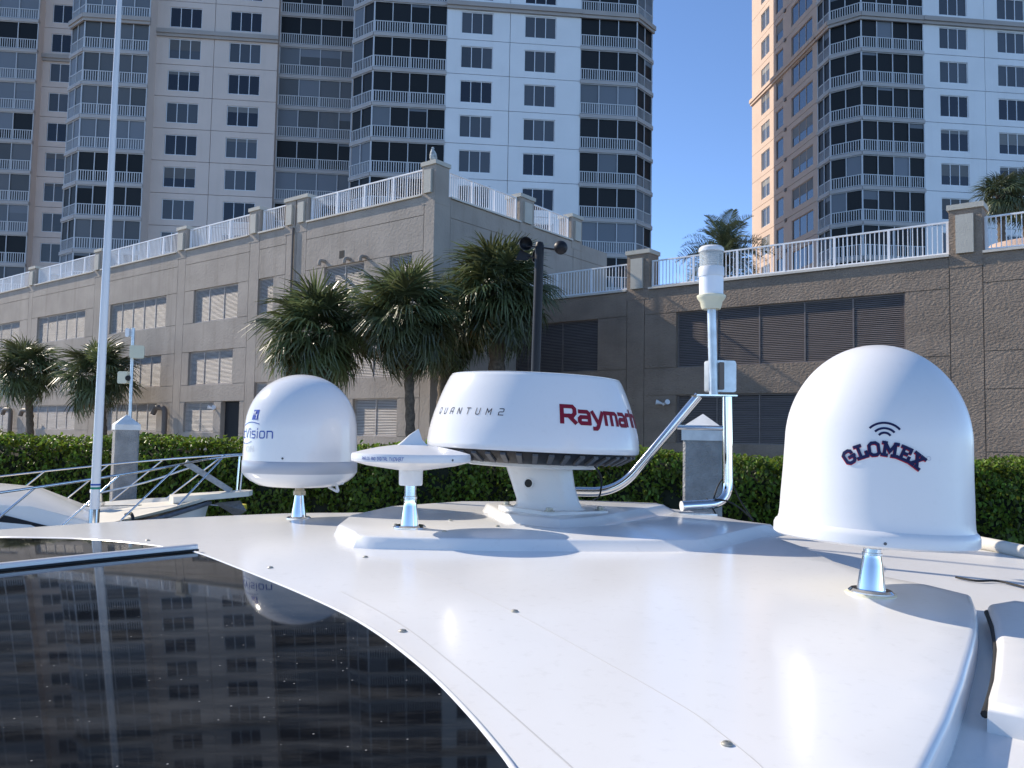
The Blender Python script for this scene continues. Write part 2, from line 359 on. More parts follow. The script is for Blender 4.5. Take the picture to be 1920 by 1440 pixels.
# ------------------------------------------------------------------ stroke lettering
G = {
 'Q': (0.9, [[(0.25, 0.05), (0.1, 0.2), (0.1, 1), (0.8, 1), (0.8, 0.25), (0.6, 0.05), (0.25, 0.05)], [(0.5, 0.3), (0.62, -0.12)]]),
 'U': (0.9, [[(0.1, 1), (0.1, 0.15), (0.25, 0), (0.65, 0), (0.8, 0.15), (0.8, 1)]]),
 'A': (0.9, [[(0.1, 0), (0.1, 0.8), (0.3, 1), (0.8, 1), (0.8, 0)], [(0.1, 0.42), (0.8, 0.42)]]),
 'N': (0.9, [[(0.1, 0), (0.1, 1), (0.8, 0), (0.8, 1)]]),
 'T': (0.9, [[(0.05, 1), (0.85, 1)], [(0.45, 1), (0.45, 0)]]),
 'M': (1.1, [[(0.1, 0), (0.1, 1), (0.5, 0.35), (0.9, 1), (0.9, 0)]]),
 '2': (0.95, [[(0.1, 1), (0.75, 1), (0.85, 0.9), (0.85, 0.6), (0.75, 0.5), (0.2, 0.5), (0.1, 0.4), (0.1, 0), (0.88, 0)]]),
 'R': (1.0, [[(0.1, 0), (0.1, 1), (0.75, 1), (0.88, 0.86), (0.88, 0.58), (0.75, 0.42), (0.1, 0.42)], [(0.5, 0.42), (0.9, 0)]]),
 'a': (0.86, [[(0.12, 0.72), (0.62, 0.72), (0.74, 0.6), (0.74, 0.0)], [(0.74, 0.38), (0.2, 0.38), (0.1, 0.28), (0.1, 0.1), (0.2, 0.0), (0.74, 0.0)]]),
 'y': (0.86, [[(0.1, 0.72), (0.1, 0.1), (0.2, 0), (0.74, 0)], [(0.76, 0.72), (0.76, -0.2), (0.66, -0.3), (0.15, -0.3)]]),
 'Y': (0.86, [[(0.06, 0.72), (0.42, 0.02)], [(0.8, 0.72), (0.36, -0.2), (0.26, -0.3), (0.08, -0.3)]]),
 'm': (1.2, [[(0.1, 0), (0.1, 0.72), (0.98, 0.72), (1.08, 0.62), (1.08, 0)], [(0.59, 0.72), (0.59, 0)]]),
 'r': (0.62, [[(0.1, 0), (0.1, 0.6), (0.2, 0.72), (0.58, 0.72)]]),
 'i': (0.3, [[(0.15, 0), (0.15, 0.72)], [(0.15, 0.9), (0.15, 1.02)]]),
 'n': (0.86, [[(0.1, 0), (0.1, 0.72), (0.64, 0.72), (0.76, 0.6), (0.76, 0)]]),
 'e': (0.86, [[(0.74, 0.0), (0.2, 0.0), (0.1, 0.1), (0.1, 0.62), (0.2, 0.72), (0.64, 0.72), (0.74, 0.62), (0.74, 0.36), (0.1, 0.36)]]),
 'c': (0.7, [[(0.66, 0.7), (0.2, 0.7), (0.08, 0.58), (0.08, 0.12), (0.2, 0.0), (0.66, 0.0)]]),
 'V': (0.9, [[(0.02, 1), (0.42, 0.0), (0.84, 1)]]),
 's': (0.75, [[(0.66, 0.72), (0.15, 0.72), (0.08, 0.62), (0.08, 0.46), (0.15, 0.37), (0.6, 0.37), (0.66, 0.28), (0.66, 0.08), (0.6, 0.0), (0.08, 0.0)]]),
 'o': (0.85, [[(0.2, 0), (0.08, 0.12), (0.08, 0.6), (0.2, 0.72), (0.62, 0.72), (0.74, 0.6), (0.74, 0.12), (0.62, 0), (0.2, 0)]]),
 'H': (0.9, [[(0.1, 0), (0.1, 1)], [(0.8, 0), (0.8, 1)], [(0.1, 0.5), (0.8, 0.5)]]),
 'K': (0.85, [[(0.1, 0), (0.1, 1)], [(0.75, 1), (0.2, 0.5), (0.75, 0)]]),
 '1': (0.5, [[(0.05, 0.75), (0.3, 1), (0.3, 0)]]),
 'L': (0.75, [[(0.1, 1), (0.1, 0), (0.7, 0)]]),
 'O': (0.9, [[(0.2, 0), (0.1, 0.12), (0.1, 0.88), (0.2, 1), (0.7, 1), (0.8, 0.88), (0.8, 0.12), (0.7, 0), (0.2, 0)]]),
 'G': (0.9, [[(0.8, 0.85), (0.7, 1), (0.2, 1), (0.1, 0.88), (0.1, 0.12), (0.2, 0), (0.7, 0), (0.8, 0.12), (0.8, 0.48), (0.48, 0.48)]]),
 'D': (0.9, [[(0.1, 0), (0.1, 1), (0.62, 1), (0.8, 0.82), (0.8, 0.18), (0.62, 0), (0.1, 0)]]),
 'I': (0.35, [[(0.17, 0), (0.17, 1)]]),
 'B': (0.85, [[(0.1, 0), (0.1, 1), (0.62, 1), (0.74, 0.88), (0.74, 0.62), (0.62, 0.5), (0.1, 0.5)], [(0.62, 0.5), (0.78, 0.38), (0.78, 0.12), (0.66, 0), (0.1, 0)]]),
 ' ': (0.55, []),
}
# slab serif capitals for the arched word
GS = {
 'G': (1.0, [[(0.84, 0.72), (0.84, 0.84), (0.68, 0.96), (0.34, 0.96), (0.14, 0.80), (0.14, 0.20), (0.34, 0.04), (0.66, 0.04), (0.84, 0.18), (0.84, 0.42)], [(0.52, 0.46), (0.96, 0.46)]]),
 'L': (0.9, [[(0.32, 0.96), (0.32, 0.07)], [(0.08, 0.05), (0.82, 0.05), (0.82, 0.38)], [(0.08, 0.96), (0.56, 0.96)]]),
 'O': (1.0, [[(0.34, 0.04), (0.15, 0.2), (0.15, 0.8), (0.34, 0.96), (0.66, 0.96), (0.85, 0.8), (0.85, 0.2), (0.66, 0.04), (0.34, 0.04)]]),
 'M': (1.25, [[(0.24, 0.05), (0.24, 0.94), (0.62, 0.34), (1.0, 0.94), (1.0, 0.05)], [(0.06, 0.04), (0.44, 0.04)], [(0.8, 0.04), (1.19, 0.04)], [(0.04, 0.96), (0.3, 0.96)], [(0.94, 0.96), (1.2, 0.96)]]),
 'E': (0.95, [[(0.28, 0.96), (0.28, 0.05)], [(0.06, 0.96), (0.82, 0.96), (0.82, 0.68)], [(0.06, 0.04), (0.86, 0.04), (0.86, 0.34)], [(0.28, 0.5), (0.62, 0.5)]]),
 'X': (1.05, [[(0.22, 0.94), (0.84, 0.06)], [(0.84, 0.94), (0.22, 0.06)], [(0.04, 0.96), (0.44, 0.96)], [(0.62, 0.96), (1.02, 0.96)], [(0.04, 0.04), (0.44, 0.04)], [(0.62, 0.04), (1.02, 0.04)]]),
}
def stroke(mb, pts, w, fn, lift, sub=0.12):
    """polyline ribbon in the glyph plane; fn(x, y, lift) gives the 3D point"""
    pts = [Vector(p) for p in pts]
    closed = (pts[0]-pts[-1]).length < 1e-6
    q = []
    for i in range(len(pts)-1):
        k = max(1, int((pts[i+1]-pts[i]).length/sub)); q += [pts[i].lerp(pts[i+1], j/k) for j in range(k)]
    q.append(pts[-1])
    if not closed:
        q[0] = q[0]+(q[0]-q[1]).normalized()*w*0.35; q[-1] = q[-1]+(q[-1]-q[-2]).normalized()*w*0.35
    n = len(q); vs = []
    for i in range(n):
        if closed: a = q[i]-q[i-1 if i else n-2]; b = q[(i+1) if i < n-1 else 1]-q[i]
        else: a = q[i]-q[max(i-1, 0)]; b = q[min(i+1, n-1)]-q[i]
        if a.length < 1e-9: a = b
        if b.length < 1e-9: b = a
        a = a.normalized(); b = b.normalized(); na = Vector((-a.y, a.x)); nb = Vector((-b.y, b.x))
        m = (na+nb); m = m.normalized() if m.length > 1e-6 else na
        k = min(1.6, 1/max(0.3, m.dot(na)))
        vs += [fn(*(q[i]+m*w/2*k), lift), fn(*(q[i]-m*w/2*k), lift)]
    mb.add(vs, [(2*i, 2*i+1, 2*i+3, 2*i+2) for i in range(n-1)])
def word_width(text, h, gap, font=G): return sum(font[c][0]*h+gap for c in text)-gap
def lettering(text, h, w, gap, fn, font=G, slant=0.0, mb=None, arc=None, lift0=0.0, xs=1.0):
    """text centred on (0, 0) of the surface map fn(x, y, lift), metres"""
    mb = mb or MB(); x = -word_width(text, h*xs, gap, font)/2
    for c in text:
        gw, lines = font[c]
        for li, ln in enumerate(lines):
            lift = lift0+0.0002*li
            def g(px_, py_, lf, x=x, gw=gw):
                X = x+px_*h*xs+slant*py_*h; Y = (py_-0.5)*h
                if arc:          # bend upright glyph block around a circle centre below
                    cx = x+gw*h*xs/2; a = cx/arc; lx = X-cx; ry = arc+Y
                    X = ry*math.sin(a)+lx*math.cos(a); Y = ry*math.cos(a)-lx*math.sin(a)-arc
                return fn(X, Y, lf)
            stroke(mb, ln, w/h, g, lift)
        x += gw*h*xs+gap
    return mb
def on_lathe(prof, phi0, zc, eps=0.0008):
    """surface map onto a surface of revolution; phi0 = world angle the text centre faces"""
    zs = [p[1] for p in prof]; rs = [p[0] for p in prof]
    def rad(z):
        for i in range(len(zs)-1):
            if zs[i] <= z <= zs[i+1] and zs[i+1] > zs[i]:
                t = (z-zs[i])/(zs[i+1]-zs[i]); return rs[i]+(rs[i+1]-rs[i])*t
        return rs[-1] if z > zs[-1] else rs[0]
    r0 = rad(zc)
    def fn(X, Y, lift):
        z = zc+Y; a = phi0+X/r0; r = rad(z)+eps+lift
        return (r*math.cos(a), r*math.sin(a), z)
    return fn

# ================================================================== SETTING
GROUND = 1.3
def gz(): return GROUND
mb = MB(); mb.add([(-3000, 10.0, GROUND), (3000, 10.0, GROUND), (3000, 6000, GROUND), (-3000, 6000, GROUND)], [(0, 1, 2, 3)])
struct(mb.build('ground', M_ground))
mb = MB(); mb.add([(-3000, -3000, 0), (3000, -3000, 0), (3000, 9.75, 0), (-3000, 9.75, 0)], [(0, 1, 2, 3)])
struct(mb.build('water', M_water))
mb = MB(); mb.box(-120, 120, 9.6, 10.15, -2, GROUND-0.06); mb.box(-120, 120, 9.5, 10.3, GROUND-0.06, GROUND+0.09)
struct(mb.build('seawall', M_conc2))

# ================================================================== PARKING GARAGE
WAZ = R(-51.6)
U_L = Vector((math.sin(WAZ), math.cos(WAZ), 0)); N_IN = Vector((-U_L.y, U_L.x, 0)); N_IN = N_IN if N_IN.y > 0 else -N_IN
U_R = -U_L
class Frame:
    def __init__(s, o, u, nin): s.o = Vector((o[0], o[1], 0)); s.u = u; s.n = nin
    def pt(s, a, d, z): p = s.o+s.u*a+s.n*d; return (p.x, p.y, z)
    def hit(s, px, py, depth=0.0):
        v = ray(px, py); t = ((s.o+s.n*depth-E0).dot(s.n))/v.dot(s.n); p = E0+v*t
        return (p-s.o).dot(s.u), p.z
    def box(s, mb, a0, a1, d0, d1, z0, z1):
        return mb.hexa([s.pt(a0, d0, z0), s.pt(a1, d0, z0), s.pt(a1, d1, z0), s.pt(a0, d1, z0), s.pt(a0, d0, z1), s.pt(a1, d0, z1), s.pt(a1, d1, z1), s.pt(a0, d1, z1)])
corner = P(815, 372, 31.0)
FL = Frame(corner, U_L, N_IN)                     # left wing front, s grows to the left
ZL = FL.hit(640, 403)[1]                           # top of its wall
FRt = Frame(corner, N_IN, -U_R*-1)                 # return wall, s grows away from the camera
FRt.n = U_L
rw = P(1220, 538, 30.6); rw2 = P(1780, 487, 24.9)
ZR = (rw.z+rw2.z)/2
def solve_plane():
    # the right wing's front: same direction as the left wing, through the point where its top edge is seen at x = 1500
    p = on_z(1500, 512, ZR); return p
_o = solve_plane()
a_off = (Vector((corner.x, corner.y, 0))-Vector((_o.x, _o.y, 0))).dot(U_R)
FR = Frame(Vector((_o.x, _o.y, 0))+U_R*a_off, U_R, N_IN)   # right wing front, s grows to the right, s = 0 in line with the corner
S_ = lambda fr, px, py: fr.hit(px, py)[0]
Z_ = lambda fr, px, py: fr.hit(px, py)[1]

garage = thing('parking_garage', 'grey and brown stucco parking garage with louvred openings behind the hedge', 'building', (corner.x, corner.y, GROUND))
def gpart(mb, name, m, parent=None, **k): return mb.build(name, m, parent or garage, world=True, **k)
PAN = 0.035
def wall_core(fr, s0, s1, z0, z1, rects, m, depth=0.45):
    ss = sorted({s0, s1, *[r[0] for r in rects], *[r[1] for r in rects]}); zs = sorted({z0, z1, *[r[2] for r in rects], *[r[3] for r in rects]})
    mb = MB()
    for i in range(len(ss)-1):
        for j in range(len(zs)-1):
            a = (ss[i]+ss[i+1])/2; c = (zs[j]+zs[j+1])/2
            if any(r[0] < a < r[1] and r[2] < c < r[3] for r in rects): continue
            mb.add([fr.pt(ss[i], PAN, zs[j]), fr.pt(ss[i+1], PAN, zs[j]), fr.pt(ss[i+1], PAN, zs[j+1]), fr.pt(ss[i], PAN, zs[j+1])], [(0, 1, 2, 3)])
    for r in rects:
        a0, a1, c0, c1 = r
        for (p, q) in (((a0, c0), (a0, c1)), ((a0, c1), (a1, c1)), ((a1, c1), (a1, c0)), ((a1, c0), (a0, c0))):
            mb.add([fr.pt(p[0], PAN, p[1]), fr.pt(q[0], PAN, q[1]), fr.pt(q[0], depth, q[1]), fr.pt(p[0], depth, p[1])], [(0, 1, 2, 3)])
    return mb
def panel(fr, a0, a1, z0, z1, m, proud=0.0):
    g = 0.014
    if a1-a0 < 0.08 or z1-z0 < 0.08: return
    mb = MB(); fr.box(mb, a0+g, a1-g, -proud, PAN+0.01, z0+g, z1-g); gpart(mb, 'wall_panel', m)
def louvre(fr, a0, a1, z0, z1, nm, m, depth, pitch=0.062):
    """one louvred bay in an opening: frame, mullions and slats"""
    mb = MB(); w = 0.05
    d0 = depth-0.03
    fr.box(mb, a0, a1, d0, d0+0.08, z0, z0+w); fr.box(mb, a0, a1, d0, d0+0.08, z1-w, z1)
    fr.box(mb, a0, a0+w, d0+0.002, d0+0.078, z0+w, z1-w); fr.box(mb, a1-w, a1, d0+0.002, d0+0.078, z0+w, z1-w)
    fo = gpart(mb, 'louvre_frame', m)
    bars = [a0+(a1-a0)*k/nm for k in range(1, nm)]
    for b in bars:
        mb = MB(); fr.box(mb, b-w/2, b+w/2, d0-0.012, d0+0.07, z0+w, z1-w); gpart(mb, 'mullion', m, fo)
    edges = [a0]+bars+[a1]
    for i in range(nm):
        mb = MB(); z = z0+w+0.02
        while z < z1-w-0.03:
            e0, e1 = edges[i]+w/2+0.003, edges[i+1]-w/2-0.003
            if i == 0: e0 += w/2
            if i == nm-1: e1 -= w/2
            mb.hexa([fr.pt(e0, d0, z), fr.pt(e1, d0, z), fr.pt(e1, d0+0.004, z+0.012), fr.pt(e0, d0+0.004, z+0.012),
                     fr.pt(e0, d0+0.028, z+0.040), fr.pt(e1, d0+0.028, z+0.040), fr.pt(e1, d0+0.034, z+0.050), fr.pt(e0, d0+0.034, z+0.050)])
            z += pitch
        stuff(gpart(mb, 'louvre_slats', m, fo))
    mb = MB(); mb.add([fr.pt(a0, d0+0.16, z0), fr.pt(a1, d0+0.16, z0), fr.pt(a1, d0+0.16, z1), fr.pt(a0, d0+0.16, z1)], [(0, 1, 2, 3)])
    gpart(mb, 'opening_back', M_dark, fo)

def build_wing(fr, ztop, bays, pil, m, mlouv, depth, s_lo, s_hi, zbase=GROUND-0.3):
    rects = []
    for b in bays:
        for o in b['open']: rects.append((o[0], o[1], o[2], o[3]))
    core = gpart(wall_core(fr, s_lo, s_hi, zbase, ztop-0.02, rects, m, depth+0.2), 'wall', m if m is not None else M_joint)
    for (a0, a1) in pil:
        zz = [zbase]+sorted(bays[0].get('plines', []))+[ztop]
        for i in range(len(zz)-1): panel(fr, a0, a1, zz[i], zz[i+1], m, 0.0)
    for b in bays:
        a0, a1 = b['s']
        lines = sorted(set(b.get('lines', [])) | {z for o in b['open'] for z in (o[2], o[3])})
        zz = [zbase]+lines+[ztop]
        for i in range(len(zz)-1):
            z0, z1 = zz[i], zz[i+1]; c = (z0+z1)/2
            here = sorted([o for o in b['open'] if o[2] < c < o[3]], key=lambda o: o[0])
            x = a0
            for o in here: panel(fr, x, o[0], z0, z1, m); x = o[1]
            panel(fr, x, a1, z0, z1, m)
        for o in b['open']:
            if o[4] > 0: louvre(fr, o[0], o[1], o[2], o[3], o[4], mlouv, depth)
            else:
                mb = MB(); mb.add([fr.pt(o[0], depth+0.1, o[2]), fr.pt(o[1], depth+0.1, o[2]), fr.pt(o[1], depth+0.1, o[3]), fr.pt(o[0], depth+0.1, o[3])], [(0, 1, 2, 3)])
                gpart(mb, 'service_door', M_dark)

# --- left wing
zr1 = (Z_(FL, 400, 601), Z_(FL, 400, 538)); zr2 = (Z_(FL, 400, 720.5), Z_(FL, 400, 656.5)); zr3 = (Z_(FL, 380, 811), Z_(FL, 380, 754))
sL = lambda px: FL.hit(px, 640)[0]
def opL(pa, pb, zr, n): a, b = sL(pa), sL(pb); return (min(a, b), max(a, b), zr[0], zr[1], n)
zg = GROUND-0.3
baysL = [
 dict(s=(sL(789), sL(568)), open=[opL(604, 678, zr1, 2), opL(727, 768, zr1, 1), opL(604, 747, zr2, 3), opL(665, 747, zr3, 2)], lines=[ZL-0.75]),
 dict(s=(sL(530), sL(480)), open=[opL(479, 508, zr1, 1), (sL(503), sL(480)-0.02, Z_(FL, 490, 765), Z_(FL, 490, 717), 1)], lines=[ZL-0.75]),
 dict(s=(sL(462), sL(342)), open=[opL(360, 442, zr1, 3), opL(355, 437, zr2, 3), opL(350, 405, zr3, 2), (sL(453), sL(419), zg+0.3, Z_(FL, 436, 752), 0)], lines=[ZL-0.75]),
 dict(s=(sL(328), sL(185)), open=[opL(204, 308, zr1, 5), opL(204, 303, zr2, 5), opL(203, 299, zr3, 5)], lines=[ZL-0.75]),
 dict(s=(sL(173), sL(57)), open=[opL(68, 157, zr1, 5), opL(63, 152, zr2, 5), opL(58, 147, zr3, 5)], lines=[ZL-0.75]),
 dict(s=(sL(50), sL(-70)), open=[opL(-52, 35, zr1, 5), opL(-52, 30, zr2, 5), opL(-52, 25, zr3, 5)], lines=[ZL-0.75]),
 dict(s=(sL(-84), sL(-200)), open=[opL(-185, -100, zr1, 5), opL(-185, -100, zr2, 5), opL(-185, -100, zr3, 5)], lines=[ZL-0.75]),
]
pilL = [(0.42, sL(789)), (sL(568), sL(549.5)), (sL(549.5), sL(530)), (sL(480), sL(462)), (sL(342), sL(328)), (sL(185), sL(173)), (sL(57), sL(50)), (sL(-70), sL(-84))]
pilL = [(min(a), max(a)) for a in pilL]
for b in baysL: b['s'] = (min(b['s']), max(b['s']))
baysL[0]['plines'] = []
build_wing(FL, ZL, baysL, pilL, M_stuccoL, M_louvL, 0.14, 0.45, max(b['s'][1] for b in baysL))
# --- right wing
zq1 = (Z_(FR, 1480, 680), Z_(FR, 1480, 567)); zq2 = (Z_(FR, 1440, 834), Z_(FR, 1440, 737.5))
sR = lambda px: FR.hit(px, 640)[0]
def opR(pa, pb, zr, n): return (sR(pa), sR(pb), zr[0], zr[1], n)
s_ret = (Vector((corner.x, corner.y, 0))-FR.o).dot(U_R)
zt = [Z_(FR, 1880, 848), Z_(FR, 1880, 729), Z_(FR, 1880, 657), Z_(FR, 1880, 527)]
baysR = [
 dict(s=(s_ret+0.02, sR(1175)), open=[opR(872, 1120, zq1, 4), opR(872, 1120, zq2, 4)]),
 dict(s=(sR(1208), sR(1782)), open=[opR(1268, 1697, zq1, 5), opR(1268, 1697, zq2, 5)]),
 dict(s=(sR(1845), sR(2500)), open=[], lines=zt),
]
build_wing(FR, ZR, baysR, [(sR(1175), sR(1208)), (sR(1782), sR(1845))], M_stuccoR, M_louvR, 0.14, s_ret+0.02, sR(2500))
# --- return wall between the two levels, and the corner pier
S_END = FRt.hit(1075, 445)[0]
mb = MB(); FRt.box(mb, 0.9, S_END+3, PAN, 0.5, zg, ZL-0.02); gpart(mb, 'wall', M_stuccoL)
zl2 = [ZR+1.2, ZL-0.75]
cuts = [0.9, FRt.hit(985, 420)[0], S_END, S_END+3]
for i in range(3):
    zz = [zg]+zl2+[ZL]
    for j in range(3): panel(FRt, cuts[i], cuts[i+1], zz[j], zz[j+1], M_stuccoL)
mb = MB(); FL.box(mb, -0.02, 0.42, -0.02, 0.88, zg, ZL); gpart(mb, 'corner_pier', M_stuccoL)

# --- decks, copings
far = 46
pl = [FL.pt(0.06, 0.06, 0), FL.pt(max(b['s'][1] for b in baysL), 0.06, 0), FL.pt(max(b['s'][1] for b in baysL), 24, 0), FL.pt(0.06, S_END+2.9, 0)]
mb = MB(); mb.prism([(p[0], p[1]) for p in pl], ZL-0.5, ZL-0.05); gpart(mb, 'upper_deck', M_deckf)
pl = [FR.pt(s_ret+0.05, 0.06, 0), FR.pt(sR(2500), 0.06, 0), FR.pt(sR(2500), 26, 0), FR.pt(s_ret+0.05, 26, 0)]
mb = MB(); mb.prism([(p[0], p[1]) for p in pl], ZR-0.5, ZR-0.05); gpart(mb, 'lower_deck', M_deckf)
def coping(fr, a0, a1, z):
    mb = MB(); fr.box(mb, a0, a1, -0.09, 0.40, z, z+0.07); gpart(mb, 'coping', M_coping)
posts_L = [(0.0, sL(789)), (sL(577), sL(560)), (sL(557), sL(537)), (sL(487), sL(468)), (sL(350), sL(333)), (sL(191), sL(178)), (sL(67), sL(55)), (sL(-70), sL(-84))]
pxp = [(792, 372), (577, 418), (545, 424), (487, 440), (350, 470), (190, 505), (67, 530)]
def s_at(px, py): return FL.hit(px, py)[0]
posts_L = [(-0.03, s_at(792, 340)), (s_at(577, 395), s_at(556.5, 400)), (s_at(554.5, 400), s_at(535, 404)), (s_at(487, 415), s_at(468, 420)), (s_at(350, 450), s_at(333, 452)), (s_at(191, 485), s_at(178, 490)), (s_at(67, 515), s_at(55, 520)), (s_at(-50, 540), s_at(-60, 540))]
r_at = lambda px, py: FR.hit(px, py)[0]
posts_R = [(r_at(1176, 500), r_at(1217, 500)), (r_at(1779, 430), r_at(1842, 430))]
t_at = lambda px, py: FRt.hit(px, py)[0]
posts_T = [(t_at(975, 400), t_at(1001, 400)), (t_at(1072, 430), t_at(1091, 430))]
POSTH_L = FL.hit(792, 306)[1]-ZL; POSTH_R = FR.hit(1779, 386)[1]-ZR
RAILH = 1.06
def parapet_post(fr, a0, a1, z, h, m, dep=0.75, plaque=True, pl_side=0):
    mb = MB(); fr.box(mb, a0, a1, -0.012, dep, z-0.35, z+h-0.16); po = gpart(mb, 'parapet_post', m)
    mb = MB(); fr.box(mb, a0-0.05, a1+0.05, -0.07, dep+0.05, z+h-0.16, z+h); gpart(mb, 'post_cap', M_plaque, po)
    if plaque:
        w = a1-a0
        mb = MB(); fr.box(mb, a0+w*0.22, a1-w*0.25, -0.11, 0.0, z+0.06, z+h-0.34); gpart(mb, 'plaque', M_plaque, po)
for (a0, a1) in posts_L: parapet_post(FL, a0, a1, ZL, POSTH_L, M_stuccoL)
for (a0, a1) in posts_R: parapet_post(FR, a0, a1, ZR, POSTH_R, M_stuccoR)
for (a0, a1) in posts_T: parapet_post(FRt, a0, a1, ZL, POSTH_L, M_stuccoL)

def railing(fr, a0, a1, z, label, nposts, pitch=0.135, h=RAILH):
    t = thing('railing', label, 'railing', fr.pt((a0+a1)/2, 0.18, z+0.07), group='white railings along the garage deck')
    z0 = z+0.07; dd = 0.18
    def part(mbx, name, parent=t): return mbx.build(name, M_white, parent, world=True)
    mb = MB(); fr.box(mb, a0, a1, dd-0.03, dd+0.03, z0+h-0.05, z0+h); part(mb, 'top_rail')
    mb = MB(); fr.box(mb, a0, a1, dd-0.022, dd+0.022, z0+0.06, z0+0.10); part(mb, 'bottom_rail')
    ps = [a0+0.04+(a1-a0-0.08)*k/(nposts-1) for k in range(nposts)]
    for p in ps:
        mb = MB(); fr.box(mb, p-0.035, p+0.035, dd-0.035, dd+0.035, z0, z0+h-0.052); part(mb, 'post')
    tmpl = None
    for i in range(nposts-1):
        n = max(2, round((ps[i+1]-ps[i])/pitch))
        for k in range(1, n):
            s = ps[i]+(ps[i+1]-ps[i])*k/n
            if tmpl is None:
                b = MB(); c0 = Vector(fr.pt(s, dd, 0))
                fr.box(b, s-0.0125, s+0.0125, dd-0.0125, dd+0.0125, z0+0.102, z0+h-0.052)
                b.v = [(v[0]-c0.x, v[1]-c0.y, v[2]) for v in b.v]
                tmpl = b.mesh('baluster', M_white)
            q = fr.pt(s, dd, 0)
            o = link('baluster', tmpl, t); o.location = (q[0]-t.location.x, q[1]-t.location.y, -t.location.z)
    return t
ordn = ['running up to the tall corner post of the upper deck', 'short run between two closely set posts on the left garage wing',
        'between posts above the column of three louvred openings with dark door', 'above the five-panel louvres behind the white pole',
        'left of the white pole above the two small palms', 'at the far left end of the upper deck']
seq = [(posts_L[0][1], posts_L[1][0]), (posts_L[2][1], posts_L[3][0]), (posts_L[3][1], posts_L[4][0]), (posts_L[4][1], posts_L[5][0]), (posts_L[5][1], posts_L[6][0]), (posts_L[6][1], posts_L[7][0])]
for (a0, a1), tx in zip(seq, ordn):
    coping(FL, a0+0.003, a1-0.003, ZL)
    railing(FL, a0+0.03, a1-0.03, ZL, 'white metal railing '+tx, max(2, 1+round((a1-a0)/1.75)))
seqR = [(s_ret+0.3, posts_R[0][0]), (posts_R[0][1], posts_R[1][0]), (posts_R[1][1], sR(2400))]
txR = ['left of the brown post behind the black wind sensor', 'long run behind the white lamp on the brown right wing', 'at the right edge beside the brown post with plaque']
for (a0, a1), tx in zip(seqR, txR):
    coping(FR, a0+0.003, a1-0.003, ZR)
    railing(FR, a0+0.03, a1-0.03, ZR, 'white metal railing '+tx, max(2, 1+round((a1-a0)/1.8)))
seqT = [(0.86, posts_T[0][0]), (posts_T[0][1], posts_T[1][0])]
for (a0, a1), tx in zip(seqT, ['sloping away right of the tall corner post', 'farthest along the return, just before the right-hand tower bay']):
    coping(FRt, a0+0.003, a1-0.003, ZL)
    railing(FRt, a0+0.03, a1-0.03, ZL, 'white metal railing '+tx, max(2, 1+round((a1-a0)/1.75)))

# --- small fittings on the walls (parts of the garage)
def gooseneck(fr, s, z, r=0.09):
    mb = MB(); pts = fillet([fr.pt(s, 0.1, z), fr.pt(s, -0.28, z), fr.pt(s, -0.30, z-0.22)], 0.15, 6); mb.tube(pts, r, 12); gpart(mb, 'vent_pipe', M_stuccoL, smooth=40)
for px, py in ((656, 486), (686, 482), (609, 490)): a, z = FL.hit(px, py); gooseneck(FL, a, z, 0.075)
a, z = FL.hit(641, 477); mb = MB(); FL.box(mb, a-0.16, a+0.16, -0.006, 0.03, z-0.16, z+0.16); gpart(mb, 'vent_hole', M_dark)  # flush near-black block, its colour stands in for the shade inside the hole
mb = MB(); a, z = FL.hit(549, 500); mb.tube([FL.pt(a, -0.06, ZL-0.1), FL.pt(a, -0.06, GROUND)], 0.05, 10); gpart(mb, 'downpipe', M_brown, smooth=40)
def floodlight(fr, px, py):
    s, z = fr.hit(px, py); mb = MB()
    mb.tube([fr.pt(s, 0.02, z), fr.pt(s, -0.10, z-0.02)], 0.05, 12)
    for k in (-1, 1):
        a = Vector(fr.pt(s+0.04*k, -0.08, z)); b = Vector(fr.pt(s+0.24*k, -0.22, z+0.06)); mb.tube([a, a.lerp(b, 0.4), b], [0.03, 0.055, 0.10], 12)
    gpart(mb, 'floodlight', M_white, smooth=40)
floodlight(FR, 1246, 757); floodlight(FL, 403, 766)
def duct(px, py, flip=1):
    s, z = FL.hit(px, py); mb = MB()
    pts = fillet([FL.pt(s, -0.25, GROUND), FL.pt(s, -0.25, z), FL.pt(s+0.75*flip, -0.35, z+0.02), FL.pt(s+0.9*flip, -0.4, z-0.32)], 0.3, 6)
    mb.tube(pts, 0.14, 12); gpart(mb, 'exhaust_duct', M_brown, smooth=40)
duct(318, 765, 1); duct(62, 770, 1); duct(28, 768, 1)

# --- planters on the lower deck
def planter(label, s0, s1, d0, d1, h, flat=False):
    n = 20; outer = []; 
    c = ((s0+s1)/2, (d0+d1)/2); rx, ry = (s1-s0)/2, (d1-d0)/2
    t = thing('planter', label, 'planter', FR.pt(c[0], c[1], ZR-0.05))
    def ring(k): return [FR.pt(c[0]+math.copysign(abs(math.cos(a))**0.6, math.cos(a))*(rx-k), c[1]+math.copysign(abs(math.sin(a))**0.6, math.sin(a))*(ry-k), 0) for a in [2*math.pi*i/36 for i in range(36)]]
    o_, i_ = ring(0), ring(0.25); z0, z1 = ZR-0.05, ZR+h; mb = MB()
    vs = [(p[0], p[1], z0) for p in o_]+[(p[0], p[1], z1) for p in o_]+[(p[0], p[1], z1) for p in i_]+[(p[0], p[1], z1-0.12) for p in i_]
    mb.add(vs, [(r*36+i, r*36+(i+1) % 36, (r+1)*36+(i+1) % 36, (r+1)*36+i) for r in range(3) for i in range(36)])
    mb.build('planter_wall', M_pink, t, world=True, smooth=35)
    mb = MB(); mb.add([(p[0], p[1], z1-0.12) for p in i_], [tuple(range(36))]); mb.build('soil', M_ground, t, world=True)
    return c
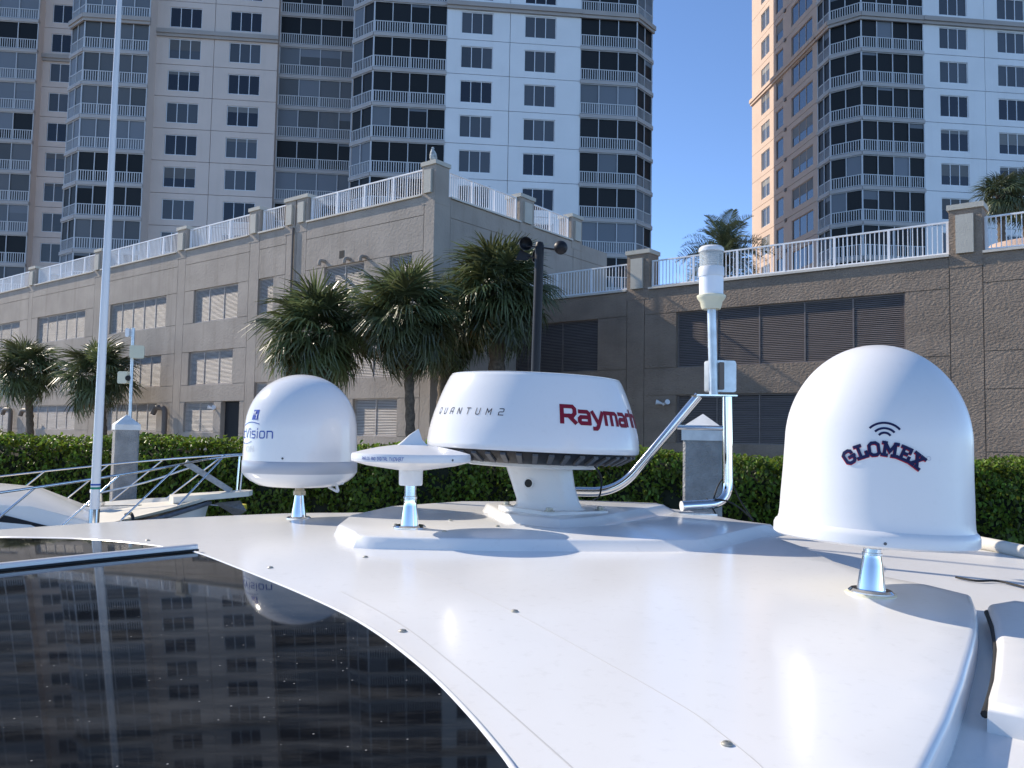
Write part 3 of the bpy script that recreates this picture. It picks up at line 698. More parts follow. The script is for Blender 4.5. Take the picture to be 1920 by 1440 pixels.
sa = FR.hit(1250, 520, 2.0)[0]; sb = FR.hit(1790, 480, 2.0)[0]
pc1 = planter('long curved pink planter behind the long railing on the right wing', sa, sb+0.2, 1.2, 3.8, 0.35)
sc = FR.hit(1850, 460, 2.0)[0]
pc2 = planter('curved pink planter under the fan palms at the right edge', sc, sc+6.5, 1.2, 4.2, 0.62)

# ================================================================== TOWERS
TAZ = R(6.0)                       # the towers' front faces are turned by this angle
FH = 3.0                           # storey height
Zf = EYE+33.5-FH*9                 # a floor line
class Tower:
    def __init__(s, o, root): s.o = Vector(o); s.c, s.sn = math.cos(TAZ), math.sin(TAZ); s.root = root
    def u(s, px, py, v):           # local x where that pixel's sight line meets the plane y = v
        r = ray(px, py); U = Vector((s.c, s.sn, 0)); V = Vector((-s.sn, s.c, 0))
        q = E0-s.o; t = (v-q.dot(V))/r.dot(V); p = q+r*t
        return p.dot(U)
def tower_root(name, label, o):
    t = thing(name, label, 'building', o, (0, 0, TAZ)); return Tower(o, t)
K0, KV, KT = 0, 12, 21             # first storey, storeys shown one by one, storeys in all
def win_mesh(w, h, bars, sill=True):
    f = MB(); t = 0.055
    f.box(-w/2, w/2, -0.03, 0.10, 0, t); f.box(-w/2, w/2, -0.03, 0.10, h-t, h)
    f.box(-w/2, -w/2+t, -0.028, 0.10, t, h-t); f.box(w/2-t, w/2, -0.028, 0.10, t, h-t)
    for b in bars: f.box(-w/2+w*b-0.03, -w/2+w*b+0.03, -0.026, 0.10, t, h-t)
    f.box(-w/2-0.05, w/2+0.05, -0.07, 0.02, -0.07, -0.002)
    return f
class Acc:                         # joined storeys above the picture, seen only mirrored
    def __init__(s): s.d = {}
    def get(s, m): return s.d.setdefault(m.name, (MB(), m))[0]
def rot2(p, a): return (p[0]*math.cos(a)-p[1]*math.sin(a), p[0]*math.sin(a)+p[1]*math.cos(a), p[2])
def place(mb, loc, a=0.0):
    out = MB(); out.v = [tuple(x+y for x, y in zip(rot2(v, a), loc)) for v in mb.v]; out.f = list(mb.f); return out
def dark_pick(rng): 
    x = rng.random()
    return M_pane_d if x < 0.45 else M_pane_m
def windows(tw, acc, u, v, w, h, zo, panes, rng, ang=0.0, pm=None, frame_m=None, kmax=KT):
    bars = [k/panes for k in range(1, panes)]
    fm = win_mesh(w, h, bars); fme = fm.mesh('window', frame_m or M_white)
    pmesh = {}
    pw = w/panes
    for k in range(K0, kmax):
        z = Zf+FH*k+zo; pick = pm or dark_pick(rng)
        pb = MB(); pb.box(-pw/2+0.02, pw/2-0.02, 0.02, 0.04, 0.03, h-0.03)
        if k < KV:
            o = link('window', fme, tw.root, loc=(u, v, z-tw.o.z), rot=(0, 0, ang))
            for i in range(panes):
                if pick.name not in pmesh: pmesh[pick.name] = pb.mesh('pane', pick)
                link('pane', pmesh[pick.name], o, loc=(-w/2+pw*(i+0.5), 0, 0))
            if rng.random() < 0.3:
                fr_ = rng.choice((0.18, 0.3, 0.55)); kk = ('blind', fr_)
                if kk not in pmesh: bb_ = MB(); bb_.box(-w/2+0.07, w/2-0.07, 0.008, 0.016, h*(1-fr_), h-0.06); pmesh[kk] = bb_.mesh('blind', M_blind)
                link('blind', pmesh[kk], o)
        else:
            m1 = place(fm, (u, v, z-tw.o.z), ang); acc.get(frame_m or M_white).add(m1.v, m1.f)
            p2 = MB(); p2.box(-w/2+0.02, w/2-0.02, 0.02, 0.04, 0.03, h-0.03); m1 = place(p2, (u, v, z-tw.o.z), ang); acc.get(pick).add(m1.v, m1.f)
def facet(tw, acc, p0, p1, npan, rng, shade=0.3, kmax=KT, slab_m=None):
    """one face of a screened balcony stack from p0 to p1 (local x, y), all storeys"""
    p0 = Vector(p0); p1 = Vector(p1); L = (p1-p0).length; a = math.atan2(p1.y-p0.y, p1.x-p0.x)
    slab = MB(); slab.box(-0.0, L+0.0, -0.10, 0.35, -0.17, 0.13)
    rail = MB(); rail.box(0, L, -0.02, 0.03, 1.10, 1.16); rail.box(0, L, -0.015, 0.025, 0.20, 0.24)
    nb = max(3, int(L/0.20))
    for k in range(nb): x = L*(k+0.5)/nb; rail.add([(x-0.035, -0.012, 0.24), (x+0.035, -0.012, 0.24), (x+0.035, -0.012, 1.10), (x-0.035, -0.012, 1.10)], [(0, 1, 2, 3)])
    fr = MB()
    for k in range(npan+1): x = L*k/npan; x = min(max(x, 0.035), L-0.035); fr.box(x-0.035, x+0.035, 0.0, 0.07, 0.13, FH-0.17)
    fr.box(0, L, 0.005, 0.065, FH-0.23, FH-0.172); fr.box(0, L, 0.005, 0.065, 0.132, 0.17)
    pw = L/npan
    pm = MB(); pm.box(-pw/2+0.03, pw/2-0.03, 0.10, 0.12, 0.14, FH-0.18)
    sm, rm, fm = slab.mesh('balcony', slab_m or M_tw_slab), rail.mesh('railing', M_rail, recalc=False), fr.mesh('screen_frame', M_rail)
    pms = {}
    for k in range(K0, kmax):
        z = Zf+FH*k-tw.o.z
        pick = M_scr_d if rng.random() > shade else rng.choice((M_scr_m, M_scr_l, M_scr_m))
        if k < KV:
            o = link('balcony', sm, tw.root, loc=(p0.x, p0.y, z), rot=(0, 0, a))
            link('railing', rm, o); link('screen_frame', fm, o)
            for i in range(npan):
                if pick.name not in pms: pms[pick.name] = pm.mesh('screen_pane', pick)
                link('screen_pane', pms[pick.name], o, loc=(pw*(i+0.5), 0, 0))
                if rng.random() < 0.22:
                    fr_ = rng.choice((0.1, 0.16, 0.3, 0.62)); kk = ('shade', fr_)
                    if kk not in pms: bb_ = MB(); bb_.box(-pw/2+0.04, pw/2-0.04, 0.085, 0.095, FH-0.18-(FH-0.3)*fr_, FH-0.24); pms[kk] = bb_.mesh('roller_shade', M_scr_m)
                    link('roller_shade', pms[kk], o, loc=(pw*(i+0.5), 0, 0))
        else:
            for b, m in ((slab, slab_m or M_tw_slab), (rail, M_rail), (fr, M_rail)):
                m1 = place(b, (p0.x, p0.y, z), a); acc.get(m).add(m1.v, m1.f)
            b = MB(); b.box(0.03, L-0.03, 0.10, 0.12, 0.14, FH-0.18); m1 = place(b, (p0.x, p0.y, z), a); acc.get(pick).add(m1.v, m1.f)
def wall_face(tw, acc, p0, p1, m, wins, hh, zo, name='wall', kmax=KT, vcut=None):
    """face p0-p1 with openings [(centre, width)], storey panels with a joint between them"""
    p0 = Vector(p0); p1 = Vector(p1); L = (p1-p0).length; a = math.atan2(p1.y-p0.y, p1.x-p0.x)
    b = MB(); g = 0.022; dp = 0.28
    xs = [0.0]
    cuts = sorted([0, L]+([vcut] if vcut else []))
    zlo, zhi = g, FH-g
    def slabbox(x0, x1, z0, z1): b.box(x0, x1, 0, dp, z0, z1)
    for ci in range(len(cuts)-1):
        c0, c1 = cuts[ci]+(g if ci else 0), cuts[ci+1]-(g if ci < len(cuts)-2 else 0)
        ops = sorted([(c-w/2, c+w/2) for c, w in wins if c0 < c < c1])
        x = c0
        if ops:
            slabbox(c0, c1, zlo, zo); slabbox(c0, c1, zo+hh, zhi)
            for (o0, o1) in ops: slabbox(x, o0, zo, zo+hh); x = o1
            slabbox(x, c1, zo, zo+hh)
        else: slabbox(c0, c1, zlo, zhi)
    me = b.mesh('wall_panel', m)
    for k in range(K0, kmax):
        z = Zf+FH*k-tw.o.z
        if k < KV: link('wall_panel', me, tw.root, loc=(p0.x, p0.y, z), rot=(0, 0, a))
        else: m1 = place(b, (p0.x, p0.y, z), a); acc.get(m).add(m1.v, m1.f)
    bk = MB(); bk.box(0, L, dp-0.2, dp+0.12, GROUND-tw.o.z, Zf+FH*kmax-tw.o.z)
    # backing kept behind the window recess
    bb = MB(); bb.box(0, L, dp+0.02, dp+0.30, GROUND-tw.o.z, Zf+FH*kmax-tw.o.z); bb = place(bb, (p0.x, p0.y, 0), a)
    bb.build(name, m, tw.root)
    fl = MB(); fl.box(0.01, L-0.01, 0.03, dp, GROUND-tw.o.z, Zf-tw.o.z); fl = place(fl, (p0.x, p0.y, 0), a); fl.build(name, m, tw.root)
def cornice(tw, pts, z, m=M_corn, dep=0.35):
    for i in range(len(pts)-1):
        p0 = Vector(pts[i]); p1 = Vector(pts[i+1]); L = (p1-p0).length; a = math.atan2(p1.y-p0.y, p1.x-p0.x)
        b = MB(); b.box(-0.10, L+0.10, -dep, 0.0-0.003*i, z-tw.o.z-0.16, z-tw.o.z+0.22); b.box(-0.07, L+0.07, -dep*0.6, -0.002-0.003*i, z-tw.o.z-0.42, z-tw.o.z-0.162)
        place(b, (p0.x, p0.y, 0), a).build('cornice', m, tw.root)
rng = random.Random(3)
ZCOR = EYE+36.5
CH = 2.66/math.sqrt(2)
# ---- left tower
o = P(838, 100, 68.0); o.z = GROUND
TL = tower_root('apartment_tower', 'wide grey and white apartment tower with screened balconies, left of the sky gap', o)
acc = Acc()
uu = TL.u
VB, VW, VC, VL = 6.6, 8.6, 9.6, 15.6
xw0, xw1 = 0.0, uu(1088, 100, 0)
def colx(px, py, v, base): return uu(px, py, v)-base
wall_face(TL, acc, (xw0, 0), (xw1, 0), M_tw_white, [(colx(893, 150, 0, xw0), 2.72), (colx(1012, 160, 0, xw0), 2.72)], 1.9, 0.55, vcut=uu(955, 150, 0))
for px in (893, 1012): windows(TL, acc, uu(px, 150, 0), 0.10, 2.70, 1.88, 0.56, 3, rng)
xe1 = uu(1195, 100, 0)
facet(TL, acc, (xw1, 0), (xe1, 0), 3, rng, 0.12)
facet(TL, acc, (xe1, 0), (xe1+CH, CH), 2, rng, 0.12)
facet(TL, acc, (xe1+CH, CH), (xe1+CH, CH+2.3), 2, rng, 0.12)
XR = xe1+CH
xd0 = uu(700, 100, 0)
facet(TL, acc, (xd0, 0), (xw0, 0), 4, rng, 0.10)
facet(TL, acc, (xd0-CH, CH), (xd0, 0), 2, rng, 0.10)
XD = xd0-CH
mb = MB(); mb.box(XD, XD+0.3, CH, VC+0.5, 0, Zf+FH*KT-TL.o.z); mb.build('side_wall', M_tw_beige, TL.root)
xc0 = uu(524, 100, VC); 
facet(TL, acc, (xc0, VC), (XD+0.05, VC), 4, rng, 0.35)
x20 = uu(293, 100, VW)
wall_face(TL, acc, (x20, VW), (xc0, VW), M_tw_beige, [(colx(344, 150, VW, x20), 2.86), (colx(457, 160, VW, x20), 2.86)], 1.9, 0.55, vcut=uu(397, 200, VW)-x20)
for px, py in ((344, 150), (457, 160)): windows(TL, acc, uu(px, py, VW), VW+0.10, 2.84, 1.88, 0.56, 3, rng)
mb = MB(); mb.box(xc0-0.25, xc0, VW+0.3, VC+0.4, 0, Zf+FH*KT-TL.o.z); mb.build('side_wall', M_tw_beige, TL.root)
xb0 = uu(157, 80, VB)
facet(TL, acc, (xb0, VB), (x20, VB), 4, rng, 0.55)
facet(TL, acc, (xb0-CH, VB+CH), (xb0, VB), 2, rng, 0.5)
mb = MB(); mb.box(x20-0.25, x20, VB+0.15, VW+0.3, 0, Zf+FH*KT-TL.o.z); mb.build('side_wall', M_tw_beige, TL.root)
x10 = uu(84, 40, VL)
wall_face(TL, acc, (x10, VL), (xb0, VL), M_tw_beige, [(colx(122, 130, VL, x10), 2.86)], 1.9, 0.55)
windows(TL, acc, uu(122, 130, VL), VL+0.10, 2.84, 1.88, 0.56, 3, rng)
facet(TL, acc, (x10-5.6, VL-1.2), (x10, VL-1.2), 3, rng, 0.6)
mb = MB(); mb.box(x10-0.25, x10, VL-1.05, VL+0.3, 0, Zf+FH*KT-TL.o.z); mb.build('side_wall', M_tw_beige, TL.root)
wall_face(TL, acc, (x10-16, VL), (x10-5.6, VL), M_tw_beige, [(5.0, 2.86)], 1.9, 0.55)
windows(TL, acc, x10-11.0, VL+0.10, 2.84, 1.88, 0.56, 3, rng)
# body behind the faces
top = Zf+FH*KT-TL.o.z
VBACK = 20.6
for nm, (a, b, c, d) in dict(core=(XD+0.3, XR-0.1, 2.2, VBACK), core2=(x10-16, XD+0.29, VL+0.7, VBACK+8), core3=(x20+0.02, XD+0.28, VC+0.45, VL+0.69), core4=(xb0-CH+0.3, x20-0.26, VB+2.2, VL+0.68)).items():
    mb = MB(); mb.box(a, b, c, d, 0, top); mb.build('tower_body', M_tw_beige, TL.root)
cornice(TL, [(xw0, 0), (xw1, 0)], ZCOR); cornice(TL, [(xw1, 0), (xe1, 0), (xe1+CH, CH)], ZCOR, dep=0.3); cornice(TL, [(xd0-CH, CH), (xd0, 0), (xw0, 0)], ZCOR+FH, dep=0.3)
cornice(TL, [(x20, VW), (xc0, VW)], ZCOR); cornice(TL, [(xb0-CH, VB+CH), (xb0, VB), (x20, VB)], ZCOR, dep=0.3); cornice(TL, [(x10, VL), (xb0-CH, VL)], ZCOR-0)
for mm, (b, m) in acc.d.items(): stuff(b.build('upper_storeys', m, TL.root, recalc=False))
# ---- right tower
o = P(1732, 100, 69.2); o.z = GROUND
TR = tower_root('apartment_tower', 'apartment tower right of the sky gap with one sunlit tan edge', o)
acc = Acc(); uu = TR.u
xr1 = uu(2330, 100, 0)
wall_face(TR, acc, (0, 0), (xr1, 0), M_tw_white, [(uu(1788, 100, 0), 2.6), (uu(1897, 120, 0), 2.6), (uu(2100, 100, 0), 2.6), (uu(2220, 100, 0), 2.6)], 1.9, 0.55, vcut=uu(1846, 100, 0))
for px, py in ((1788, 100), (1897, 120), (2100, 100), (2220, 100)): windows(TR, acc, uu(px, py, 0), 0.10, 2.58, 1.88, 0.56, 3, rng, pm=None if px != 1788 else None)
xc = uu(1615, 100, 0)
facet(TR, acc, (xc, 0), (0, 0), 4, rng, 0.05)
facet(TR, acc, (xc-CH, CH), (xc, 0), 2, rng, 0.05)
facet(TR, acc, (xc-CH, CH+2.3), (xc-CH, CH), 2, rng, 0.05)
XS = xc-CH; V0 = CH+2.3; V1 = V0+13.5
def vside(px, py):
    r = ray(px, py); U = Vector((TR.c, TR.sn, 0)); V = Vector((-TR.sn, TR.c, 0)); q = E0-TR.o
    t = (XS-q.dot(U))/r.dot(U); p = q+r*t; return p.dot(V)
V1 = vside(1410, 200)
L = V1-V0
sw = [(vside(1503, 150), 4.4, 1.9, M_pane_b, 3), (vside(1461.5, 200), 1.7, 1.9, M_pane_b, 1), (vside(1435, 200), 2.1, 1.9, M_pane_m, 2)]
wall_face(TR, acc, (XS, V1), (XS, V0), M_tw_tan, [(V1-c, w) for c, w, h, m, n in sw], 1.9, 0.55)
for c, w, h, m, n in sw: windows(TR, acc, XS+0.10, c, w-0.02, 1.88, 0.56, n, rng, ang=-math.pi/2, pm=m, frame_m=M_white if n == 2 else M_tw_tan)
mb = MB(); mb.box(XS+0.6, xr1, 2.6, V1-0.02, 0, top); mb.build('tower_body', M_tw_tan, TR.root)
cornice(TR, [(0, 0), (xr1, 0)], ZCOR); cornice(TR, [(xc-CH, CH), (xc, 0), (0, 0)], ZCOR, dep=0.3); cornice(TR, [(XS, V1), (XS, V0), (XS, CH)], ZCOR, m=M_tw_tan, dep=0.3)
for c in (vside(1473, 200),):                      # small dark wall vents between the side windows
    b = MB(); b.box(-0.16, 0.16, -0.12, 0.0, 0, 0.3); me = b.mesh('wall_vent', M_brown)
    for k in range(K0, KV): link('wall_vent', me, TR.root, loc=(XS, c, Zf+FH*k-TR.o.z+2.72), rot=(0, 0, -math.pi/2))
for mm, (b, m) in acc.d.items(): stuff(b.build('upper_storeys', m, TR.root, recalc=False))

# ================================================================== PALMS
def fan_frond(rng, pet=0.8, L=0.95, n=30, spread=250):
    """one costapalmate leaf: petiole along +x, leaflets fanning from its end, tips drooping"""
    mb = MB(); up = Vector((0, 0, 1))
    sag = lambda x: -0.10*x*x
    for i in range(4):
        x0, x1 = pet*i/4, pet*(i+1)/4; w = 0.022-0.003*i
        mb.add([(x0, -w, sag(x0)), (x0, w, sag(x0)), (x1, w, sag(x1)), (x1, -w, sag(x1))], [(0, 1, 2, 3)])
    for k in range(n):
        th = R(-spread/2+spread*k/(n-1)+rng.uniform(-3, 3)); l = L*(0.72+0.28*math.cos(th*0.6))*rng.uniform(0.85, 1.08)
        base = Vector((pet+0.22*math.cos(th*0.5)*max(0, math.cos(th)), 0, sag(pet)))
        d = Vector((math.cos(th), math.sin(th), 0.10*abs(math.sin(th)))); side = Vector((-math.sin(th), math.cos(th), 0))
        droop = rng.uniform(0.5, 1.15); w = 0.030
        pts = []
        for j, t in enumerate((0.0, 0.35, 0.65, 1.0)):
            p = base+d*l*t*(1-0.12*droop*t*t); p.z -= droop*l*0.62*t**2.6
            pts.append(p)
        tw = rng.uniform(-0.6, 0.6)
        sd = side*math.cos(tw)+up*math.sin(tw)
        ws = [0.012, w, w*0.75, 0.004]
        vs = []
        for p, ww in zip(pts, ws): vs += [p-sd*ww, p+sd*ww]
        mb.add(vs, [(2*j, 2*j+1, 2*j+3, 2*j+2) for j in range(3)])
    return mb
def pinnate_frond(rng, L=2.2, n=34):
    mb = MB(); up = Vector((0, 0, 1))
    f = lambda t: Vector((L*t*(1-0.15*t*t), 0, 0.35*t-0.95*t**2.3))
    for i in range(6):
        a, b = f(i/6), f((i+1)/6); w = 0.02*(1-i/7)
        mb.add([a+Vector((0, -w, 0)), a+Vector((0, w, 0)), b+Vector((0, w, 0)), b+Vector((0, -w, 0))], [(0, 1, 2, 3)])
    for k in range(n):
        t = 0.12+0.88*k/n; p = f(t)
        for s in (-1, 1):
            l = 0.55*math.sin(math.pi*min(1, 0.15+t*0.85))*rng.uniform(0.8, 1.1)+0.1
            d = Vector((0.62, s*0.85, 0.35+rng.uniform(-0.3, 0.2))).normalized(); q = p+d*l*0.6; e = p+d*l+Vector((0, 0, -0.16*l))
            sd = Vector((0.85, -s*0.5, 0))*0.017
            mb.add([p-sd*0.5, p+sd*0.5, q+sd, q-sd, e], [(0, 1, 2, 3), (3, 2, 4)])
    return mb
rngp = random.Random(11)
FAN = [fan_frond(rngp).mesh('frond', M_frond, recalc=False) for _ in range(5)]
FAN_DEAD = [fan_frond(rngp, 0.6, 0.8).mesh('frond', M_dead, recalc=False) for _ in range(1)]
PIN = [pinnate_frond(rngp).mesh('frond', M_frond2, recalc=False) for _ in range(4)]
FAN2 = [fan_frond(rngp, 0.7, 0.85, 26).mesh('frond', M_frond2, recalc=False) for _ in range(3)]
def palm(label, px, py, d, crown_r, base_z, trunk_px=None, n=52, trunk_r=0.16, kind='fan', group=None, low=-62, dead=0, seed=1):
    rg = random.Random(seed)
    c = P(px, py, d); c = Vector((c.x, c.y, c.z))
    bx = P(trunk_px, py, d).x if trunk_px else c.x
    t = thing('palm_tree', label, 'palm tree', (bx, d, base_z), group=group)
    h = c.z-base_z
    off = c.x-bx
    mb = MB(); pts = []; rs = []
    N = 26
    for i in range(N+1):
        k = i/N; pts.append((off*k**1.6, 0.05*math.sin(k*3), h*k)); rs.append(trunk_r*(1.25-0.35*min(1, k*6) if k < 0.17 else 0.9)*(1+0.10*((i % 2)*2-1))*(1.0+0.35*max(0, k-0.8)*3))
    mb.tube(pts, rs, 12); mb.build('trunk', M_trunk, t, smooth=60)
    # old leaf bases below the crown
    bt = MB()
    for i in range(26):
        a = i*2.4; z = h*(1-0.02)-i*0.035; p = Vector((off*0.95+math.cos(a)*trunk_r*0.9, math.sin(a)*trunk_r*0.9, z)); q = p+Vector((math.cos(a)*0.14, math.sin(a)*0.14, 0.20)); bt.tube([p, q], [0.05, 0.02], 5)
    stuff(bt.build('boot', M_trunk, t))
    crown = bpy.data.objects.new('crown', None); COL.objects.link(crown); crown.parent = t; crown.location = (off, 0, h); crown.empty_display_size = 0.1
    lib = {'fan': FAN, 'pin': PIN, 'fan2': FAN2}[kind]; R0 = {'fan': 1.75, 'pin': 2.0, 'fan2': 1.55}[kind]
    for i in range(n):
        u = (i+0.5)/n; az = i*2.39996+rg.uniform(-0.25, 0.25); el = R(80-(80-low)*u**0.8+rg.uniform(-10, 10))
        me = rg.choice(lib)
        if dead and i >= n-dead: me = FAN_DEAD[0]; az = R(200+rg.uniform(-30, 30)); el = R(-55+rg.uniform(-10, 10))
        o = link('frond', me, crown)
        s = crown_r/R0*rg.uniform(0.86, 1.10)
        o.rotation_euler = (rg.uniform(-0.5, 0.5), -el, az); o.rotation_mode = 'XYZ'; o.scale = (s, s, s)
    return t
SC = lambda d: d/FPX
palm('small fan palm with slim trunk nearest the left edge, before the grey garage', 50, 695, 44, 70*SC(44), GROUND, trunk_px=66, n=64, seed=2, trunk_r=0.2)
palm('small fan palm just behind the white whip antenna', 182, 705, 42, 78*SC(42), GROUND, trunk_px=205, n=66, seed=3, dead=3, trunk_r=0.2)
palm('large fan palm above the satellite dome, yellowing at its left side', 596, 628, 27.5, 116*SC(27.5), GROUND, trunk_px=648, n=96, seed=4, dead=3, trunk_r=0.17)
palm('fan palm with dark straight trunk above the flat TV antenna', 762, 590, 26.5, 114*SC(26.5), GROUND, trunk_px=779, n=96, seed=5, dead=2, low=-78, trunk_r=0.17)
palm('shaded fan palm set back between the two central palms', 842, 610, 30.0, 98*SC(30), GROUND, trunk_px=832, n=60, seed=6, low=-75, trunk_r=0.3)
palm('tallest thick-trunked fan palm behind the black wind sensor', 936, 548, 28.5, 120*SC(28.5), GROUND, trunk_px=932, n=96, seed=7, dead=2, trunk_r=0.31)
dg = 33.5
palm('feathery palm on the deck behind the white lamp, against the sky', 1358, 478, 32.0, 88*SC(32), ZR+0.2, trunk_px=1345, n=54, seed=8, kind='pin', low=-50, trunk_r=0.22)
palm('fan palm behind the railing at the right edge, nearer the plaque post', 1878, 365, 27.5, 54*SC(27.5), ZR+0.5, n=50, seed=9, kind='fan2', trunk_r=0.13)
palm('fan palm cut off by the right edge of the picture', 1925, 372, 28.3, 56*SC(28.3), ZR+0.5, n=50, seed=10, kind='fan2', trunk_r=0.13)

# ================================================================== HEDGES
def hedge(label, a, b, thick, ztop_a, ztop_b, n, leaf, seed, zlow):
    """clipped hedge along a-b (plan), leaves scattered through the outer shell"""
    rg = np.random.default_rng(seed)
    a = np.array(a); b = np.array(b); L = np.hypot(*(b-a)); u = (b-a)/L; nn = np.array((u[1], -u[0]))
    if nn[1] > 0: nn = -nn                         # towards the camera
    t = thing('hedge', label, 'hedge', (float((a[0]+b[0])/2), float((a[1]+b[1])/2), GROUND))
    def top(s): return ztop_a+(ztop_b-ztop_a)*s/L+0.05*np.sin(s*1.7+seed)+0.035*np.sin(s*4.1)
    m = n
    s = rg.uniform(0, L, m); face = rg.random(m)
    d = np.where(face < 0.62, -np.abs(rg.normal(0, 0.10, m))*1.0, 0); dep = rg.uniform(0, thick, m)
    zt = top(s)
    z = np.where(face < 0.62, zlow+(zt-zlow)*rg.random(m)**0.8, zt+rg.normal(0, 0.035, m))
    lump = 0.12*np.sin(s*2.3+z*3.1)+0.09*np.sin(s*5.3-z*4.0)+0.05*np.sin(s*11.0+z*9.0)
    off = np.where(face < 0.62, thick/2+lump+d*1.3, thick/2-dep)
    edge = np.clip((z-(zt-0.22))/0.22, 0, 1)
    off = np.where(face < 0.62, off-0.12*edge**2, off)
    C = np.stack([a[0]+u[0]*s+nn[0]*off, a[1]+u[1]*s+nn[1]*off, z], 1)
    nrm = np.where((face < 0.62)[:, None], np.array((nn[0], nn[1], 0.55)), np.array((nn[0]*0.3, nn[1]*0.3, 1.0)))
    nrm = nrm+rg.normal(0, 0.75, (m, 3)); nrm /= np.linalg.norm(nrm, axis=1)[:, None]
    rv = np.array((0, 0, 1.0))+rg.normal(0, 0.55, (m, 3)); x = rv-nrm*np.sum(rv*nrm, 1)[:, None]; x /= np.linalg.norm(x, axis=1)[:, None]
    y = np.cross(nrm, x); sz = leaf*rg.uniform(0.6, 1.25, m)[:, None]; w = sz*0.27
    cup = nrm*sz*0.10
    V = np.stack([C-x*sz*0.5, C-x*sz*0.12+y*w*0.85+cup, C+x*sz*0.26+y*w+cup, C+x*sz*0.5-cup, C+x*sz*0.26-y*w+cup, C-x*sz*0.12-y*w*0.85+cup], 1)   # rounded leaf folded along its midrib
    me = bpy.data.meshes.new('foliage')
    nv = m*6; idx = np.arange(m)[:, None]*6
    F = np.concatenate([idx+np.array((0, 3, 2, 1)), idx+np.array((0, 5, 4, 3))], 1).reshape(-1)
    me.vertices.add(nv); me.vertices.foreach_set('co', V.reshape(-1).astype(np.float32))
    nf = m*2; me.loops.add(nf*4); me.loops.foreach_set('vertex_index', F.astype(np.int32))
    me.polygons.add(nf); me.polygons.foreach_set('loop_start', (np.arange(nf)*4).astype(np.int32))
    me.update(calc_edges=True); me.validate(); me.materials.append(M_leaf)
    stuff(link('foliage', me, t, world=True))
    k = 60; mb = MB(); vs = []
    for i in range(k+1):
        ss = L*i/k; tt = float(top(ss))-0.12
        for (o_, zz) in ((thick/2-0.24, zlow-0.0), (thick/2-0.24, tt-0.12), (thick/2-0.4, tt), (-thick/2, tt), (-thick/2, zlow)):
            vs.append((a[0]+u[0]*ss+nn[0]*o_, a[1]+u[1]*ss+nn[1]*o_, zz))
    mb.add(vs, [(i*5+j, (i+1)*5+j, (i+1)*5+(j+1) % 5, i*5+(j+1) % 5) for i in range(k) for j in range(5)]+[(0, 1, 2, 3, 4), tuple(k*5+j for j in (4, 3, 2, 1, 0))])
    mb.build('dark_core', M_hcore, t, world=True)  # closed near-black solid filling the hedge behind the leaves
def hz(px, py, d): return float(P(px, py, d).z)
pA = P(-120, 812, 13.2); pB = P(2060, 874, 11.0)
hedge('long clipped green hedge along the seawall in front of the garage', (pA.x, pA.y), (pB.x, pB.y), 1.5, hz(-120, 818, 12.6), hz(2060, 892, 10.5), 62000, 0.075, 1, GROUND+0.55)
pA = P(700, 840, 19.5); pB = P(2050, 874, 17.5)
hedge('second lower hedge at the foot of the brown garage wall', (pA.x, pA.y), (pB.x, pB.y), 1.6, hz(700, 846, 19.0), hz(2050, 872, 17.0), 20000, 0.09, 2, GROUND+0.9)

# ================================================================== MOORING PILES
def pile(label, px_c, py_apex, py_eave, w_px, d, rz, cap_h):
    w = w_px*SC(d)/1.22; c = P(px_c, py_eave, d); za = P(px_c, py_apex, d).z
    t = thing('mooring_pile', label, 'pile', (c.x, d, -1.0), (0, 0, rz), group='concrete mooring piles')
    mb = MB(); h = w/2; ch = w*0.07; zt = c.z+1.0
    poly = [(-h+ch, -h), (h-ch, -h), (h, -h+ch), (h, h-ch), (h-ch, h), (-h+ch, h), (-h, h-ch), (-h, -h+ch)]
    mb.prism(poly, -1.5, zt-cap_h+0.01); mb.build('shaft', M_conc, t)
    k = h*1.06; mb = MB(); ap = za+1.0
    b0 = zt-cap_h
    mb.add([(-k, -k, b0), (k, -k, b0), (k, k, b0), (-k, k, b0), (-k, -k, zt), (k, -k, zt), (k, k, zt), (-k, k, zt), (0, 0, ap)],
           [(3, 2, 1, 0), (0, 1, 5, 4), (1, 2, 6, 5), (2, 3, 7, 6), (3, 0, 4, 7), (4, 5, 8), (5, 6, 8), (6, 7, 8), (7, 4, 8)])
    mb.build('cap', M_cap, t)
    return t, c
pile('concrete pile with weathered white pyramid cap behind the steel frame', 1318, 776, 802, 84, 6.5, R(-16), 0.10)
pl_t, pl_c = pile('concrete pile with white cap behind the neighbouring boat', 237, 777, 796, 50, 9.2, R(33), 0.06)
# camera pole on the left pile
ap = P(244, 782, 9.25)
t = thing('camera_pole', 'thin grey pole with beige antenna boxes on top of the left pile', 'pole', (ap.x, ap.y, ap.z-0.02))
mb = MB(); top = P(250, 615, 9.25); mb.tube([(ap.x, ap.y, ap.z-0.02), tuple(top)], 0.017, 12); mb.build('pole', M_galv, t, world=True, smooth=40)
def rbox(mb, c, sx, sy, sz, rz=0.0, b=0.02):
    pts = []
    for (x, z) in ((-1, -1), (1, -1), (1, 1), (-1, 1)):
        for k in range(4):
            a0 = {(-1, -1): math.pi, (1, -1): 1.5*math.pi, (1, 1): 0, (-1, 1): 0.5*math.pi}[(x, z)]+k/3*math.pi/2
            pts.append((x*(sx-b)+b*math.cos(a0), z*(sz-b)+b*math.sin(a0)))
    n = len(pts); ca, sa_ = math.cos(rz), math.sin(rz)
    vs = [(c[0]+x*ca-y*sa_, c[1]+x*sa_+y*ca, c[2]+z) for y in (-sy, sy) for x, z in pts]
    mb.add(vs, [tuple(range(n)), tuple(range(2*n-1, n-1, -1))]+[(i, n+i, n+(i+1) % n, (i+1) % n) for i in range(n)])
